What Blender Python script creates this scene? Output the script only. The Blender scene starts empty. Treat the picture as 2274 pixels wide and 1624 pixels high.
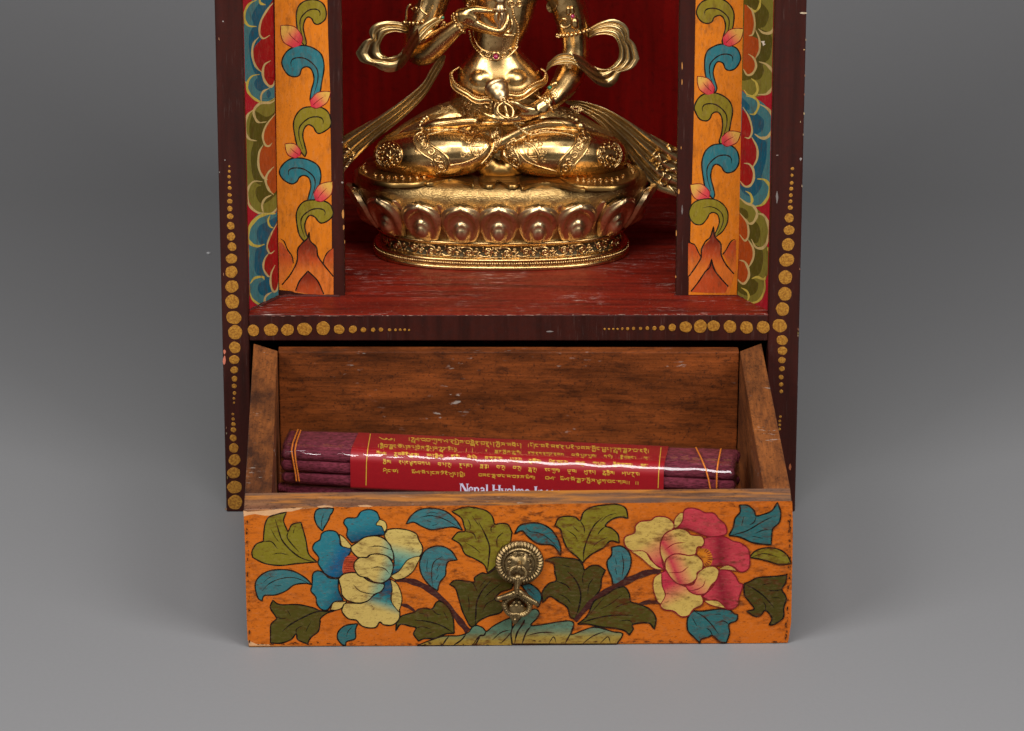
import bpy, bmesh, math, random
from mathutils import Vector, Matrix
from mathutils.bvhtree import BVHTree
from mathutils.geometry import delaunay_2d_cdt, tessellate_polygon
random.seed(7)
PI = math.pi
scene = bpy.context.scene
COL = scene.collection

# ------------------------------------------------------------------ camera model
F = 10000.0; TH = math.radians(20); L = 2.4
FW = Vector((0, math.cos(TH), -math.sin(TH))); UP = Vector((0, math.sin(TH), math.cos(TH))); RT = Vector((1, 0, 0))
_a = 325 * L / (F * math.cos(TH) - 325 * math.sin(TH))
CAM = Vector((0, 0, _a)) - FW * L
PX = 0.00024            # size of one measured unit near the cabinet front, metres
XA = Vector((1, 0, 0)); YA = Vector((0, 1, 0)); ZA_ = Vector((0, 0, 1))

def ray(x, y):
    return (FW * F + RT * (x - 1137) - UP * (y - 812)).normalized()
def hit(x, y, p0, n):
    d = ray(x, y); p0 = Vector(p0); n = Vector(n)
    return CAM + d * ((p0 - CAM).dot(n) / d.dot(n))
def atY(x, y, Y):
    return hit(x, y, (0, Y, 0), YA)
def atZ(x, y, Z):
    return hit(x, y, (0, 0, Z), ZA_)

# measuring frames taken from enlargements of the photograph: (x0, y0, scale)
ZF_ = {'A': (1300, 0, .57168), 'B': (1300, 600, .61566), 'C': (800, 0, .43103), 'D': (800, 600, .43103),
       'E': (2600, 0, .43103), 'F': (2600, 600, .43103), 'G': (940, 1940, .46614), 'H': (2000, 1940, .49252),
       'I': (1800, 2080, .22166), 'J': (1050, 1620, .43975), 'K': (2000, 1650, .43975), 'L': (800, 1250, 1.0554),
       'M': (1340, 420, .29024), 'N': (1940, 420, .31662), 'O': (1700, 0, .30785), 'P': (1340, 740, .29024),
       'Q': (1940, 740, .31662), '0': (0, 0, 1.75901)}
def zp(k, x, y):
    a, b, s = ZF_[k]
    return ((a + x * s) / 1.75901, (b + y * s) / 1.75901)
def zs(k):
    return ZF_[k][2] / 1.75901

def lin(h, k=1.0):
    h = h.lstrip('#'); r = []
    for i in (0, 2, 4):
        v = int(h[i:i + 2], 16) / 255
        v = v / 12.92 if v <= .04045 else ((v + .055) / 1.055) ** 2.4
        r.append(min(.95, v * k))
    return (r[0], r[1], r[2], 1)

# ------------------------------------------------------------------ curves
def spline(pts, closed=False, res=6):
    """Catmull-Rom through pts; a point given twice is a sharp corner."""
    pts = [tuple(p) for p in pts]
    if closed:
        n = len(pts)
        cs = [i for i in range(n) if pts[i] == pts[(i + 1) % n]]
        if cs:
            k = cs[0] + 1
            q = pts[k:] + pts[:k]
            return spline(q + ([] if q[0] == q[-1] else [q[0]]), False, res)[:-1]
        out = []
        for i in range(n):
            p0, p1, p2, p3 = pts[i - 1], pts[i], pts[(i + 1) % n], pts[(i + 2) % n]
            for j in range(res):
                out.append(_cr(p0, p1, p2, p3, j / res))
        return out
    segs = []; cur = [pts[0]]
    for p in pts[1:]:
        if p == cur[-1]:
            if len(cur) > 1: segs.append(cur)
            cur = [p]
        else: cur.append(p)
    if len(cur) > 1: segs.append(cur)
    out = []
    for s in segs:
        m = len(s)
        for i in range(m - 1):
            p0 = s[i - 1] if i > 0 else tuple(2 * a - b for a, b in zip(s[0], s[1]))
            p3 = s[i + 2] if i + 2 < m else tuple(2 * a - b for a, b in zip(s[-1], s[-2]))
            for j in range(res):
                out.append(_cr(p0, s[i], s[i + 1], p3, j / res))
    out.append(tuple(segs[-1][-1]))
    return out
def _cr(p0, p1, p2, p3, t):
    return tuple(.5 * (2 * b + (c - a) * t + (2 * a - 5 * b + 4 * c - d) * t * t + (3 * b - a - 3 * c + d) * t ** 3)
                 for a, b, c, d in zip(p0, p1, p2, p3))

# ------------------------------------------------------------------ mesh builder
class MB:
    def __init__(s):
        s.v = []; s.f = []; s.m = []; s.c = []; s.sm = []
    def add(s, vs, fs, mi=0, col=(1, 1, 1, 1), smooth=True):
        o = len(s.v)
        s.v += [tuple(v) for v in vs]
        if isinstance(col, list): s.c += col
        else: s.c += [col] * len(vs)
        for f in fs:
            s.f.append(tuple(i + o for i in f)); s.m.append(mi); s.sm.append(smooth)
    def hexa(s, c, mi=0, col=(1, 1, 1, 1)):
        """c: 8 corners, bottom 4 (ccw from above) then top 4"""
        s.add(c, [(3, 2, 1, 0), (4, 5, 6, 7), (0, 1, 5, 4), (1, 2, 6, 5), (2, 3, 7, 6), (3, 0, 4, 7)], mi, col, False)
    def box(s, x0, x1, y0, y1, z0, z1, mi=0, col=(1, 1, 1, 1)):
        s.hexa([(x0, y0, z0), (x1, y0, z0), (x1, y1, z0), (x0, y1, z0), (x0, y0, z1), (x1, y0, z1), (x1, y1, z1), (x0, y1, z1)], mi, col)
    def grid(s, rows, closed_u=False, mi=0, col=(1, 1, 1, 1), flip=False, smooth=True):
        n = len(rows); m = len(rows[0]); vs = [p for r in rows for p in r]; fs = []
        for i in range(n - 1):
            for j in range(m if closed_u else m - 1):
                a = i * m + j; b = i * m + (j + 1) % m; f = (a, b, b + m, a + m)
                fs.append(f[::-1] if flip else f)
        s.add(vs, fs, mi, col, smooth)
    def tube(s, pts, rad, seg=10, mi=0, col=(1, 1, 1, 1), flat=None, flat_axis=None, caps=True):
        pts = [Vector(p) for p in pts]; n = len(pts)
        if not isinstance(rad, (list, tuple)): rad = [rad] * n
        T = []
        for i in range(n):
            t = (pts[min(i + 1, n - 1)] - pts[max(i - 1, 0)])
            T.append(t.normalized() if t.length > 1e-12 else Vector((0, 0, 1)))
        ref = flat_axis or (ZA_ if abs(T[0].z) < .9 else YA)
        U = (ref - T[0] * ref.dot(T[0])).normalized(); rows = []
        def ring(p, r, U, V, k=1.0, off=Vector((0, 0, 0))):
            return [p + off + (U * math.cos(2 * PI * j / seg) * (flat or 1) + V * math.sin(2 * PI * j / seg)) * r * k for j in range(seg)]
        for i in range(n):
            if flat_axis is not None: U = flat_axis
            U = (U - T[i] * U.dot(T[i])).normalized(); V = T[i].cross(U)
            if i == 0 and caps:
                for a in (80, 60, 30):
                    a = math.radians(a); rows.append(ring(pts[0], rad[0], U, V, math.cos(a), -T[0] * rad[0] * math.sin(a) * (1 if not flat else min(1, 1))))
            rows.append(ring(pts[i], rad[i], U, V))
            if i == n - 1 and caps:
                for a in (30, 60, 80):
                    a = math.radians(a); rows.append(ring(pts[i], rad[i], U, V, math.cos(a), T[i] * rad[i] * math.sin(a)))
        o = len(s.v)
        s.grid(rows, True, mi, col, flip=False)
        k = len(rows)
        s.f.append(tuple(o + j for j in range(seg))[::-1]); s.m.append(mi); s.sm.append(True)
        s.f.append(tuple(o + (k - 1) * seg + j for j in range(seg))); s.m.append(mi); s.sm.append(True)
    def ball(s, p, r, mi=0, seg=8, rings=6, sc=(1, 1, 1), col=(1, 1, 1, 1), rot=None):
        p = Vector(p); rows = []
        for i in range(rings + 1):
            a = PI * (i + (0.02 if i == 0 else (-.02 if i == rings else 0))) / rings
            row = []
            for j in range(seg):
                b = 2 * PI * j / seg
                q = Vector((math.sin(a) * math.cos(b) * sc[0], math.sin(a) * math.sin(b) * sc[1], -math.cos(a) * sc[2])) * r
                if rot: q = rot @ q
                row.append(p + q)
            rows.append(row)
        s.grid(rows, True, mi, col)
    def lathe(s, p, axis, prof, seg=32, mi=0, ridge=0, ridge_rows=(), col=(1, 1, 1, 1), xref=None):
        """prof: (distance along axis, radius)"""
        p = Vector(p); ax = Vector(axis).normalized()
        ref = xref or (XA if abs(ax.x) < .9 else YA)
        U = (ref - ax * ref.dot(ax)).normalized(); V = ax.cross(U); rows = []
        for k, (h, r) in enumerate(prof):
            row = []
            for j in range(seg):
                b = 2 * PI * j / seg
                rr = r; hh = h
                if k in ridge_rows: hh = h + ridge * (math.cos(b * ridge_rows[k]))
                row.append(p + ax * hh + (U * math.cos(b) + V * math.sin(b)) * max(rr, 1e-6))
            rows.append(row)
        s.grid(rows, True, mi, col)
    def build(s, name, mats, parent=None, auto=False, bevel=0, bseg=2):
        me = bpy.data.meshes.new(name)
        me.from_pydata(s.v, [], s.f)
        if not isinstance(mats, (list, tuple)): mats = [mats]
        for m in mats: me.materials.append(m)
        me.polygons.foreach_set('material_index', s.m)
        me.polygons.foreach_set('use_smooth', s.sm)
        ca = me.color_attributes.new('Col', 'FLOAT_COLOR', 'POINT')
        flat = [x for c in s.c for x in c]
        ca.data.foreach_set('color', flat)
        me.update()
        if bevel:
            bm = bmesh.new(); bm.from_mesh(me)
            bmesh.ops.recalc_face_normals(bm, faces=bm.faces)
            es = [e for e in bm.edges if len(e.link_faces) == 2 and e.calc_face_angle(0) > .5]
            bmesh.ops.bevel(bm, geom=es, offset=bevel, segments=bseg, affect='EDGES', profile=.6, clamp_overlap=True)
            bm.to_mesh(me); bm.free()
        o = bpy.data.objects.new(name, me); COL.objects.link(o)
        if parent: fixparent(o, parent)
        return o

def empty(name, loc=(0, 0, 0)):
    o = bpy.data.objects.new(name, None); COL.objects.link(o); o.empty_display_size = .01
    o.location = loc
    return o
def fixparent(o, parent):
    """parent while keeping world coordinates (meshes are authored in world space)"""
    o.parent = parent
    o.matrix_parent_inverse = Matrix.Translation(-Vector(parent.location)) if parent.type == 'EMPTY' else Matrix.Identity(4)
    return o
def tag(o, label=None, cat=None, group=None, kind=None):
    if label: o['label'] = label
    if cat: o['category'] = cat
    if group: o['group'] = group
    if kind: o['kind'] = kind
    return o

# ------------------------------------------------------------------ materials
class NT:
    def __init__(s, name):
        s.mat = bpy.data.materials.new(name); s.mat.use_nodes = True
        s.t = s.mat.node_tree; s.n = s.t.nodes; s.l = s.t.links
        s.b = s.n['Principled BSDF']; s.tc = s.n.new('ShaderNodeTexCoord')
    def new(s, ty, **kw):
        n = s.n.new(ty)
        for k, v in kw.items(): setattr(n, k, v)
        return n
    def map(s, scale=(1, 1, 1), rot=(0, 0, 0), loc=(0, 0, 0)):
        m = s.new('ShaderNodeMapping'); m.inputs['Scale'].default_value = scale; m.inputs['Rotation'].default_value = rot
        m.inputs['Location'].default_value = loc
        s.l.new(s.tc.outputs['Object'], m.inputs['Vector']); return m.outputs[0]
    def noise(s, scale, detail=4, rough=.55, vec=None, dist=0):
        n = s.new('ShaderNodeTexNoise'); n.inputs['Scale'].default_value = scale; n.inputs['Detail'].default_value = detail
        n.inputs['Roughness'].default_value = rough; n.inputs['Distortion'].default_value = dist
        s.l.new(vec if vec is not None else s.tc.outputs['Object'], n.inputs['Vector']); return n.outputs['Fac']
    def ramp(s, fac, stops, interp='LINEAR'):
        r = s.new('ShaderNodeValToRGB'); e = r.color_ramp.elements; r.color_ramp.interpolation = interp
        while len(e) > 1: e.remove(e[-1])
        e[0].position = stops[0][0]; e[0].color = stops[0][1] if isinstance(stops[0][1], tuple) else (stops[0][1],) * 3 + (1,)
        for p, c in stops[1:]:
            x = e.new(p); x.color = c if isinstance(c, tuple) else (c,) * 3 + (1,)
        s.l.new(fac, r.inputs[0]); return r.outputs[0]
    def mix(s, fac, a, b, blend='MIX'):
        m = s.new('ShaderNodeMix', data_type='RGBA', blend_type=blend)
        if isinstance(fac, (int, float)): m.inputs[0].default_value = fac
        else: s.l.new(fac, m.inputs[0])
        for v, i in ((a, 6), (b, 7)):
            if isinstance(v, tuple): m.inputs[i].default_value = v
            else: s.l.new(v, m.inputs[i])
        return m.outputs[2]
    def math(s, op, a, b=None):
        m = s.new('ShaderNodeMath', operation=op)
        for v, i in ((a, 0), (b, 1)):
            if v is None: continue
            if isinstance(v, (int, float)): m.inputs[i].default_value = v
            else: s.l.new(v, m.inputs[i])
        return m.outputs[0]
    def attr(s):
        a = s.new('ShaderNodeAttribute'); a.attribute_name = 'Col'; return a.outputs['Color']
    def base(s, c, rough=.5, metal=0, spec=None, coat=0):
        for v, k in ((c, 'Base Color'), (rough, 'Roughness')):
            if isinstance(v, (tuple, float, int)): s.b.inputs[k].default_value = v
            else: s.l.new(v, s.b.inputs[k])
        s.b.inputs['Metallic'].default_value = metal
        if spec is not None: s.b.inputs['Specular IOR Level'].default_value = spec
        if coat: s.b.inputs['Coat Weight'].default_value = coat; s.b.inputs['Coat Roughness'].default_value = .12
    def bump(s, h, strength=.3, dist=.0005):
        b = s.new('ShaderNodeBump'); b.inputs['Strength'].default_value = strength; b.inputs['Distance'].default_value = dist
        s.l.new(h, b.inputs['Height']); s.l.new(b.outputs[0], s.b.inputs['Normal']); return b

def mat_paint(name, amt=.6, grime='#4a2410', rough=.42, sc=1.0, vertical=False):
    t = NT(name); col = t.attr()
    v = t.map((1, 1, .35) if vertical else (.45, 1, 1))
    n1 = t.noise(420 * sc, 5, .62, v); n2 = t.noise(62 * sc, 4, .6, v); n3 = t.noise(1500 * sc, 3, .6, v)
    m = t.math('MULTIPLY', t.ramp(n2, [(.38, 0.0), (.62, 1.0)]), t.ramp(n1, [(.47, 0.0), (.66, 1.0)]))
    sp = t.math('MULTIPLY', t.ramp(n3, [(.59, 0.0), (.67, 1.0)]), .6)
    m = t.math('MULTIPLY', t.math('MINIMUM', t.math('ADD', m, sp), 1.0), amt)
    tint = t.mix(t.ramp(t.noise(30 * sc, 3, .5, v), [(.3, 0.0), (.7, .32)]), col, t.mix(1.0, col, (.62, .45, .38, 1), 'MULTIPLY'))
    c = t.mix(m, tint, lin(grime))
    c = t.mix(t.ramp(t.noise(900, 2, .5, v), [(.5, 0.0), (.8, .06)]), c, lin('#d8b890'))
    t.base(c, t.ramp(n1, [(.3, rough - .08), (.7, rough + .16)]), 0, .14)
    t.bump(t.math('ADD', t.math('MULTIPLY', n1, .6), t.math('MULTIPLY', n3, .5)), .35, .00025)
    return t.mat

def mat_dark(name, a, b, wear='#a08a80', amt=.5, rough=.38, axis=0):
    """dark varnish paint with scuffs"""
    t = NT(name)
    s = [(110, 1000, 1000), (1000, 1000, 60)][axis]
    st = t.noise(1, 5, .6, t.map(s)); sv = t.noise(1, 3, .5, t.map([(16, 220, 220), (220, 220, 16)][axis]))
    big = t.noise(26, 4, .6); sp = t.noise(1300, 2, .5); mid = t.noise(240, 5, .65)
    c = t.mix(t.ramp(sv, [(.35, 0.0), (.68, 1.0)]), lin(a), lin(b))
    w = t.math('MULTIPLY', t.ramp(st, [(.58, 0.0), (.70, 1.0)]), t.ramp(big, [(.47, 0.0), (.62, 1.0)]))
    w = t.math('MAXIMUM', w, t.math('MULTIPLY', t.ramp(sp, [(.70, 0.0), (.76, 1.0)]), .5))
    c = t.mix(t.math('MULTIPLY', w, amt), c, lin(wear))
    c = t.mix(t.ramp(mid, [(.5, 0.0), (.72, .35)]), c, lin('#1a0c08'))
    t.base(c, t.ramp(mid, [(.3, rough), (.75, rough + .22)]), 0, .17)
    t.bump(t.math('ADD', st, t.math('MULTIPLY', mid, .7)), .35, .0003)
    return t.mat

def mat_wood(name, hi='#a8642c', mid='#7a4218', lo='#2c170c', amt=1.0, rough=.5, axis=0, smear=None):
    t = NT(name)
    ms = [(10, 130, 130), (130, 10, 130), (130, 130, 10)][axis]
    fs = [(45, 900, 900), (900, 45, 900), (900, 900, 45)][axis]
    g = t.noise(1, 6, .65, t.map(ms), .8); fine = t.noise(1, 4, .6, t.map(fs))
    blot = t.noise(34, 6, .7, t.map((.3, 1, 1) if axis == 0 else (1, .4, 1))); sp = t.noise(650, 4, .7)
    c = t.mix(t.ramp(g, [(.3, 0.0), (.7, 1.0)]), lin(mid), lin(hi))
    c = t.mix(t.math('MULTIPLY', t.ramp(fine, [(.45, 0.0), (.75, .45)]), amt), c, lin(lo))
    c = t.mix(t.math('MULTIPLY', t.ramp(blot, [(.44, 0.0), (.68, .84)]), amt), c, lin(lo))
    c = t.mix(t.math('MULTIPLY', t.ramp(t.noise(210, 6, .75, t.map((.35, 1, 1) if axis == 0 else (1, .4, 1))), [(.5, 0.0), (.66, .6)]), amt), c, lin(lo))
    c = t.mix(t.math('MULTIPLY', t.ramp(sp, [(.55, 0.0), (.68, .7)]), amt), c, lin('#140b08'))
    w = t.math('MULTIPLY', t.ramp(t.noise(420, 3, .6, t.map((.3, 1, 1), loc=(3, 1, 2))), [(.63, 0.0), (.68, 1.0)]), t.ramp(t.noise(24, 3, .6), [(.54, 0.0), (.62, 1.0)]))
    c = t.mix(t.math('MULTIPLY', w, .6), c, lin('#b5aba0'))
    if smear:
        c = t.mix(t.ramp(t.noise(1, 5, .6, t.map((22, 160, 160), loc=(5, 2, 1))), [(.46, 0.0), (.6, .85)]), c, lin(smear))
        c = t.mix(t.ramp(t.noise(1, 5, .6, t.map((14, 90, 90), loc=(1, 7, 3))), [(.5, 0.0), (.66, .8)]), c, lin('#4b4240'))
    t.base(c, t.ramp(blot, [(.3, rough + .1), (.7, rough - .08)]), 0, .3)
    t.bump(t.math('ADD', fine, t.math('MULTIPLY', sp, .8)), .45, .0003)
    return t.mat

def mat_gold(name, a, b, rough=.2, stipple=0, dark=None, rvar=.14, bscale=40):
    t = NT(name)
    n = t.noise(bscale, 5, .6); f = t.noise(380, 4, .6); br = t.noise(1, 3, .5, t.map((2600, 500, 900)))
    c = t.mix(t.ramp(n, [(.35, 0.0), (.68, 1.0)]), a, b)
    c = t.mix(t.ramp(f, [(.5, 0.0), (.72, .75)]), c, dark or (.28, .15, .05, 1))
    t.base(c, t.ramp(t.math('ADD', t.math('MULTIPLY', f, .6), t.math('MULTIPLY', n, .4)), [(.35, rough), (.68, rough + rvar)]), 1.0)
    if stipple:
        vo = t.new('ShaderNodeTexVoronoi'); vo.inputs['Scale'].default_value = 1500
        t.l.new(t.tc.outputs['Object'], vo.inputs['Vector'])
        t.bump(t.math('ADD', vo.outputs['Distance'], t.math('MULTIPLY', f, .8)), stipple, .0003)
    else:
        t.bump(t.math('ADD', t.math('MULTIPLY', br, .25), f), .12, .0002)
    return t.mat

def mat_plain(name, c, rough=.5, metal=0, coat=0, bump=0):
    t = NT(name); t.base(c, rough, metal, .5, coat)
    n = t.noise(300, 4, .6)
    t.l.new(t.mix(t.ramp(n, [(.35, 0.0), (.7, .35)]), c, tuple(x * .55 for x in c[:3]) + (1,)), t.b.inputs['Base Color'])
    if bump: t.bump(n, bump, .0003)
    return t.mat
# ================================================================== materials
KP = .84
M_paint = mat_paint('paint_drawer_front', .85, '#4c2008', .42)
M_paintv = mat_paint('paint_pillars', .5, '#4a2a12', .4, vertical=True)
M_dark = mat_dark('maroon_brown_paint', '#371813', '#29110d', '#8d7f78', .35, .36, 0)
M_darkv = mat_dark('maroon_brown_paint_upright', '#391711', '#2c120d', '#86756c', .16, .36, 1)
M_olive = mat_plain('olive_side_paint', lin('#55501f'), .5)
M_floor = mat_dark('worn_red_floor_paint', '#7a2012', '#50150e', '#b8a094', 1.0, .34, 0)
M_back = mat_dark('deep_red_lacquer', '#a01008', '#860e08', '#7a2a20', .15, .5, 1)
M_inner = mat_wood('stained_drawer_wood', '#944a1c', '#6c3410', '#1e0e06', 1.0, .5, 0)
M_rim = mat_wood('worn_rim_wood', '#8e6444', '#704630', '#302420', 1.0, .5, 0, smear='#b5722c')
M_rimy = mat_wood('worn_side_rim_wood', '#945628', '#6c3c1c', '#241614', 1.0, .5, 1)
M_chip = mat_plain('bare_chipped_wood', lin('#d3a070'), .7, bump=.4)
_t = NT('gold_dot_paint'); _n = _t.noise(900, 4, .7)
_t.base(_t.mix(_t.ramp(_n, [(.38, 0.0), (.68, 1.0)]), lin('#8f5a1c'), lin('#cf9436')), .42, .35); _t.bump(_n, .6, .0004)
M_dot = _t.mat

# ================================================================== setting: grey studio sweep
FLOORZ = .1124
t = NT('grey_studio_sweep')
n = t.noise(500, 3, .6); big = t.noise(3, 2, .5)
t.base(t.mix(t.ramp(n, [(.3, 0.0), (.75, .10)]), t.mix(t.ramp(big, [(.3, 0.0), (.7, .15)]), (.207, .206, .210, 1), (.194, .193, .197, 1)), (.28, .28, .29, 1)), .62, 0, .35)
t.bump(n, .12, .0003)
mb = MB(); rows = []
prof = [(-1.6, 0), (-.5, 0), (.2, 0), (.55, 0)]
R_ = .9
for i in range(1, 17):
    a = math.radians(i * 5); prof.append((.55 + R_ * math.sin(a), R_ * (1 - math.cos(a))))
prof.append((prof[-1][0] + .12, 2.2))
for y, z in prof: rows.append([Vector((x, y, z)) for x in (-2.6, -1, 0, 1, 2.6)])
mb.grid(rows)
ground = mb.build('ground', t.mat); tag(ground, 'smooth grey seamless studio backdrop sweep under and behind the shrine', 'backdrop', kind='structure')
mb = MB()
p = atZ(463, 562, .0006); mb.ball(p, .0011, seg=10, rings=6, sc=(1.3, 1, .5))
sp_ = mb.build('lint_speck', mat_plain('white_lint', (.55, .55, .55, 1), .8)); tag(sp_, 'tiny pale speck of lint on the grey backdrop left of the cabinet', 'lint')

# ================================================================== paint layers on a plane
class Art:
    """layers of paint on a plane (p0, n); coordinates are read in a measuring frame"""
    def __init__(s, mb, p0, n, mi, step=3e-6):
        s.mb = mb; s.p0 = Vector(p0); s.n = Vector(n).normalized(); s.mi = mi; s.k = 1; s.step = step
        if s.n.dot(FW) > 0: s.n = -s.n
    def P(s, k, x, y):
        X, Y_ = zp(k, x, y)
        return hit(X, Y_, s.p0, s.n)
    def fill(s, k, pts, col, col2=None, grad=None, closed=True, res=5, raw=False, jit=0):
        """col -> col2 along grad (x0,y0,x1,y1); three colours when col2 is a list"""
        q = pts if raw else spline(pts, True, res)
        off = s.n * (s.k * s.step); s.k += 1
        q = [Vector((x, y)) for x, y in q]
        cl = []
        for v in q:
            if not cl or (v - cl[-1]).length > 1e-3: cl.append(v)
        if (cl[0] - cl[-1]).length < 1e-3: cl.pop()
        q = cl
        if grad:
            xs = [v.x for v in q]; ys = [v.y for v in q]; st = max((max(xs) - min(xs)), (max(ys) - min(ys))) / 22
            verts = list(q); x = min(xs) + st / 2
            while x < max(xs):
                y = min(ys) + st / 2
                while y < max(ys):
                    if _inside(q, x, y): verts.append(Vector((x, y)))
                    y += st
                x += st
            n = len(q)
            vs, es, fs, _, _, _ = delaunay_2d_cdt(verts, [(i, (i + 1) % n) for i in range(n)], [], 1, 1e-4)
            keep = []
            for f in fs:
                c = sum((vs[i] for i in f), Vector((0, 0))) / len(f)
                if _inside(q, c.x, c.y): keep.append(f)
            gx0, gy0, gx1, gy1 = grad; d2 = (gx1 - gx0) ** 2 + (gy1 - gy0) ** 2
            cs = [col] + (col2 if isinstance(col2, list) else [col2])
            cc = []
            for v in vs:
                t_ = max(0, min(1, ((v.x - gx0) * (gx1 - gx0) + (v.y - gy0) * (gy1 - gy0)) / d2))
                t_ = t_ * t_ * (3 - 2 * t_) if len(cs) == 2 else t_
                f_ = t_ * (len(cs) - 1); i = min(int(f_), len(cs) - 2); f_ -= i
                cc.append(tuple(a + (b - a) * f_ for a, b in zip(cs[i], cs[i + 1])))
            s.mb.add([s.P(k, v.x, v.y) + off for v in vs], keep, s.mi, cc, False)
        else:
            tr = tessellate_polygon([[Vector((v.x, v.y, 0)) for v in q]])
            s.mb.add([s.P(k, v.x, v.y) + off for v in q], [tuple(f) for f in tr], s.mi, col, False)
    def line(s, k, pts, w, col, taper=(1, 1), closed=False, res=6, jit=.12):
        q = spline(pts, closed, res); q = [Vector(p) for p in q]
        if closed: q.append(q[0].copy())
        cl = [q[0]]
        for v in q[1:]:
            if (v - cl[-1]).length > .5: cl.append(v)
        q = cl; n = len(q)
        if n < 2: return
        off = s.n * (s.k * s.step); s.k += 1
        vs = []; ph = random.random() * 6
        for i, v in enumerate(q):
            t_ = q[min(i + 1, n - 1)] - q[max(i - 1, 0)]
            if t_.length < 1e-6: t_ = Vector((1, 0))
            t_.normalize(); nn = Vector((-t_.y, t_.x)); u = i / (n - 1)
            ww = w / 2 * (1 + jit * math.sin(i * .9 + ph)) * min(1, taper[0] + (1 - taper[0]) * min(1, u * 4)) * min(1, taper[1] + (1 - taper[1]) * min(1, (1 - u) * 4))
            a = v + nn * ww; b = v - nn * ww
            vs += [s.P(k, a.x, a.y) + off, s.P(k, b.x, b.y) + off]
        s.mb.add(vs, [(2 * i, 2 * i + 1, 2 * i + 3, 2 * i + 2) for i in range(n - 1)], s.mi, col, False)
    def shape(s, k, pts, col, w, lc, col2=None, grad=None, open_line=None):
        s.fill(k, pts, col, col2, grad); s.line(k, open_line or pts, w, lc, closed=open_line is None)
    def dot(s, k, x, y, r, mi, lump=.05):
        off = s.n * (s.k * s.step + 4e-5); c = s.P(k, x, y); u = (s.P(k, x + 1, y) - c); v = u.cross(s.n).normalized() * u.length
        n = 22; ph = random.random() * 6; rr = []
        for f, h in ((1, 0), (.93, 1), (.6, 1.3)):
            rr.append([c + off * (1 if h == 0 else 1) + s.n * (h * 4e-5) + (u * math.cos(a) + v * math.sin(a)) * r * f * (1 + lump * math.sin(2 * a + ph) + lump * .5 * math.sin(5 * a + ph * 2) + random.uniform(-.015, .015))
                       for a in [2 * PI * j / n for j in range(n)]])
        o = len(s.mb.v); s.mb.grid(rr, True, mi)
        s.mb.f.append(tuple(o + 2 * n + j for j in range(n))); s.mb.m.append(mi); s.mb.sm.append(True)

def _inside(q, x, y):
    r = False; n = len(q); j = n - 1
    for i in range(n):
        if (q[i].y > y) != (q[j].y > y) and x < (q[j].x - q[i].x) * (y - q[i].y) / (q[j].y - q[i].y) + q[i].x: r = not r
        j = i
    return r

BLK = lin('#17100c'); OLV = lin('#8c7c24', KP); OLVD = lin('#55481a', KP); TEAL = lin('#2f7080', KP); TEAL2 = lin('#3a7f92', KP)
BLU = lin('#0f5f8a', KP); CRM = lin('#d6bd68', KP); CRM2 = lin('#cbb05c', KP); ORG = lin('#d5711c', KP); MAR = lin('#3d1c1a')
PNK = lin('#c8404a', KP); PNKD = lin('#9c2030', KP); SAL = lin('#e07a60', KP); REDL = lin('#7c1420')

# ================================================================== cabinet
XL = atY(499.5, 1000, 0).x; XR = atY(1768.5, 1000, 0).x
SL = atY(552, 704, 0).x; SR = atY(1706.5, 699, 0).x            # inner edges of the stiles
ZO = atY(1137, 758, 0).z; ZR = FLOORZ; TOPZ = .47; DEP = .215
PY = atZ(742, 657, FLOORZ).y                                     # face of the painted pillars
cab = empty('shrine_cabinet', (0, .1, 0))
tag(cab, 'maroon brown wooden shrine cabinet with gold dots, open niche and pulled-out drawer', 'cabinet')

mb = MB(); E = .0006
mb.box(XL, SL, 0, .014, 0, TOPZ); mb.box(SR, XR, 0, .014, 0, TOPZ)
mb.box(SL + 1e-4, SR - 1e-4, .0003, .014, ZO, ZR); mb.box(SL + 1e-4, SR - 1e-4, .0003, .014, 0, .013)
mb.box(SL + 1e-4, SR - 1e-4, .0003, .014, TOPZ - .02, TOPZ)
frame = mb.build('frame', [M_darkv, M_dot, M_paintv], cab, bevel=.0009, bseg=3)
# gold dots as a second mesh merged into the frame
mb = MB()
art = Art(mb, (0, 0, 0), (0, -1, 0), 1)
for x, y, r in [(222, 117, 9), (222, 163, 13), (220, 212, 15), (223, 264, 14), (226, 313, 17), (225, 376, 18), (226, 433, 23), (227, 500, 24), (230, 570, 28), (235, 655, 35), (238, 753, 38), (247, 845, 40), (242, 953, 49), (241, 1073, 56), (246, 1205, 59), (249, 1343, 65), (263, 1487, 66), (275, 1620, 66)]:
    art.dot('D', x, y, r, 1)
for x, y, r in [(111, 102, 22), (109, 147, 18), (109, 185, 14), (110, 218, 11), (109, 245, 9), (110, 271, 7), (108, 291, 5), (108, 307, 4), (104, 349, 5), (105, 367, 6), (106, 386, 8), (106, 407, 10), (105, 437, 13), (107, 474, 18), (110, 518, 22), (107, 566, 23), (110, 619, 26), (112, 675, 28)]:
    art.dot('L', x, y, r, 1)
for x, y, r in [(1150, 138, 15), (1145, 198, 14), (1142, 267, 17), (1138, 320, 18), (1135, 379, 17), (1131, 434, 17), (1130, 491, 22), (1120, 585, 42), (1119, 695, 47), (1110, 825, 58), (1098, 965, 65), (1086, 1122, 64), (1082, 1272, 63), (1060, 1410, 62), (1034, 1560, 64)]:
    art.dot('F', x, y, r, 1)
for x, y, r in [(2137, 75, 20), (2138, 114, 17), (2136, 149, 13), (2136, 181, 10), (2133, 212, 9), (2133, 239, 8), (2134, 265, 7), (2130, 358, 5), (2128, 374, 5), (2128, 389, 5), (2127, 404, 5)]:
    art.dot('L', x, y, r, 1)
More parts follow.
